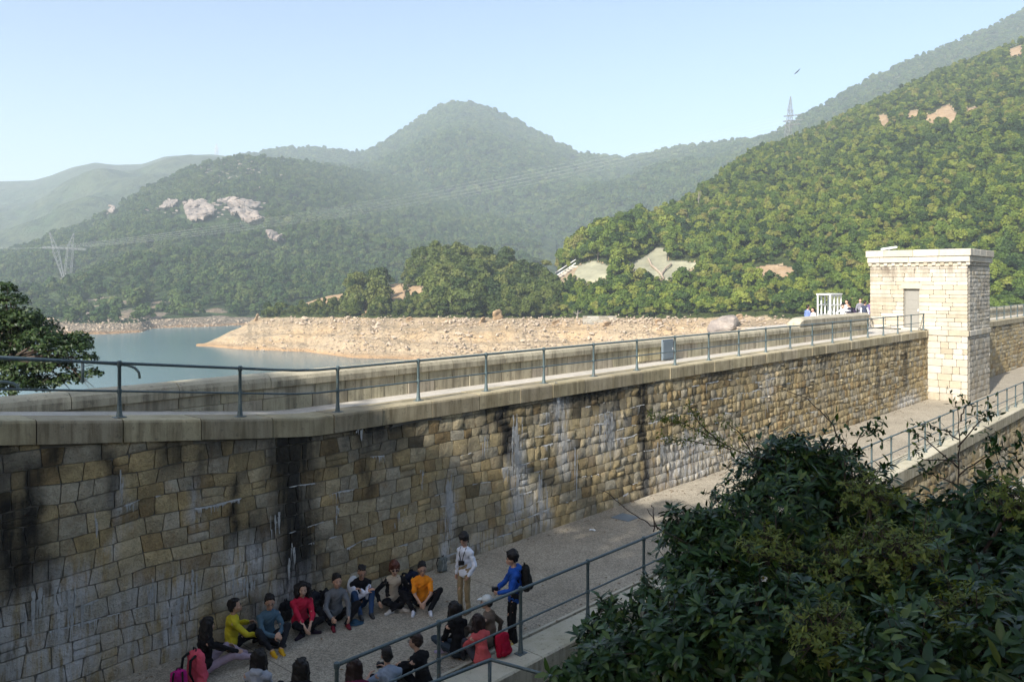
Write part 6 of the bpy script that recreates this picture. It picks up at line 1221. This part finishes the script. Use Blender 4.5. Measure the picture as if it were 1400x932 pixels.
big_tree('broadleaf_tree', tuple(at(10, 570, Y=Yt)), [T(15,412,.5),T(45,455,.8,.6),T(70,500,.7,.4),T(10,455,1.0,.8),T(25,505,1.0,.6),(T(-20,440,1.0)),T(30,440,.7),T(0,480,1.1,.5),T(60,470,.75,-.3),T(92,478,.75),T(105,465,.45,.3),T(40,500,.7,.4),T(120,490,.3),T(95,520,.45,.3),T(125,512,.35,.2),T(20,530,.9,.3),T(60,525,.5,.5),T(-50,500,1.2),T(5,395,.35)], 36000, .062, M['leafdark'], 'dark spreading broadleaf tree beyond the near parapet at the water', 5, 2.2, .12)
# trees on the abutment beside the path, left of and behind the camera: they shade the near wall
us = np.arange(-64, -17, 3.0); vs_ = np.concatenate([[-16], np.arange(-15, 2, 2.0)]); U, Vv = np.meshgrid(us, vs_); Zz = .5+.6*fbm(U*.2, Vv*.2, 3); Zz[0] = -2; P3 = Wn(np.stack([U.ravel(), Vv.ravel(), Zz.ravel()], 1)); idx = np.arange(U.size).reshape(U.shape)
put('abutment_ground', mesh('abutment_ground', P3, np.stack([idx[:-1,:-1], idx[:-1,1:], idx[1:,1:], idx[1:,:-1]], -1).reshape(-1, 4), M['earth'], True), kind='structure')
ab = random.Random(6)
for k, (x, y, top) in enumerate(((-25, -3, 13.5), (-20.5, -2.5, 14.0), (-16, -3, 14.2), (-11.5, -3.5, 13.4), (-7, -4.5, 12.5), (-2.5, -5.5, 11.5), (2.5, -6, 11), (-23, -9, 15.5), (-17.5, -9.5, 16.5), (-12, -9, 16), (-6.5, -10, 15))):
    top += EYE-1.2*(x < -13); g = .6 if y > -8 else 1.5; L = [(x+ab.uniform(-2.2, 2.2), y+ab.uniform(-1.8, 1.8), ab.uniform(top-8.5, top-1.8), ab.uniform(1.7, 2.6)) for _ in range(14)]
    big_tree('shade_tree', (x, y, g), L, 4600 if y > -8 else 6500, .30, M['leafdark'], 'tall tree shading the path at the end of the dam', 60+k, 5, .25, 'trees shading the end of the dam')

# low undergrowth over the slope that carries the bushes
ug = np.random.RandomState(44); kinds = []
for k in range(4):
    n = 90; b_ = np.stack([ug.normal(0, .16, n), ug.normal(0, .16, n), ug.uniform(0, .22, n)], 1); d_ = np.stack([b_[:,0]*3, b_[:,1]*3, ug.uniform(.1, .9, n)], 1)+ug.normal(size=(n, 3))*.3; V, Fc = leaves(b_, d_, np.tile([0, 0, 1.0], (n, 1))+ug.normal(size=(n, 3))*.3, ug.uniform(.06, .14, n), ug.uniform(.025, .05, n), ug.uniform(.1, .5, n), ug); kinds.append((V.reshape(-1, 3), Fc))
n = 9000; uu = ug.uniform(-17, 40, n); vv = ug.uniform(-17, -6.2, n); zz = near_z(uu, vv); P3 = Wn(np.stack([uu, vv, zz-.03], 1)); ok = (np.hypot(P3[:,0], P3[:,1]) > 1.6); P3 = P3[ok]
gn_mass('undergrowth', P3, ug.uniform(.6, 1.5, len(P3)), kinds, M['leafspit'], ug)
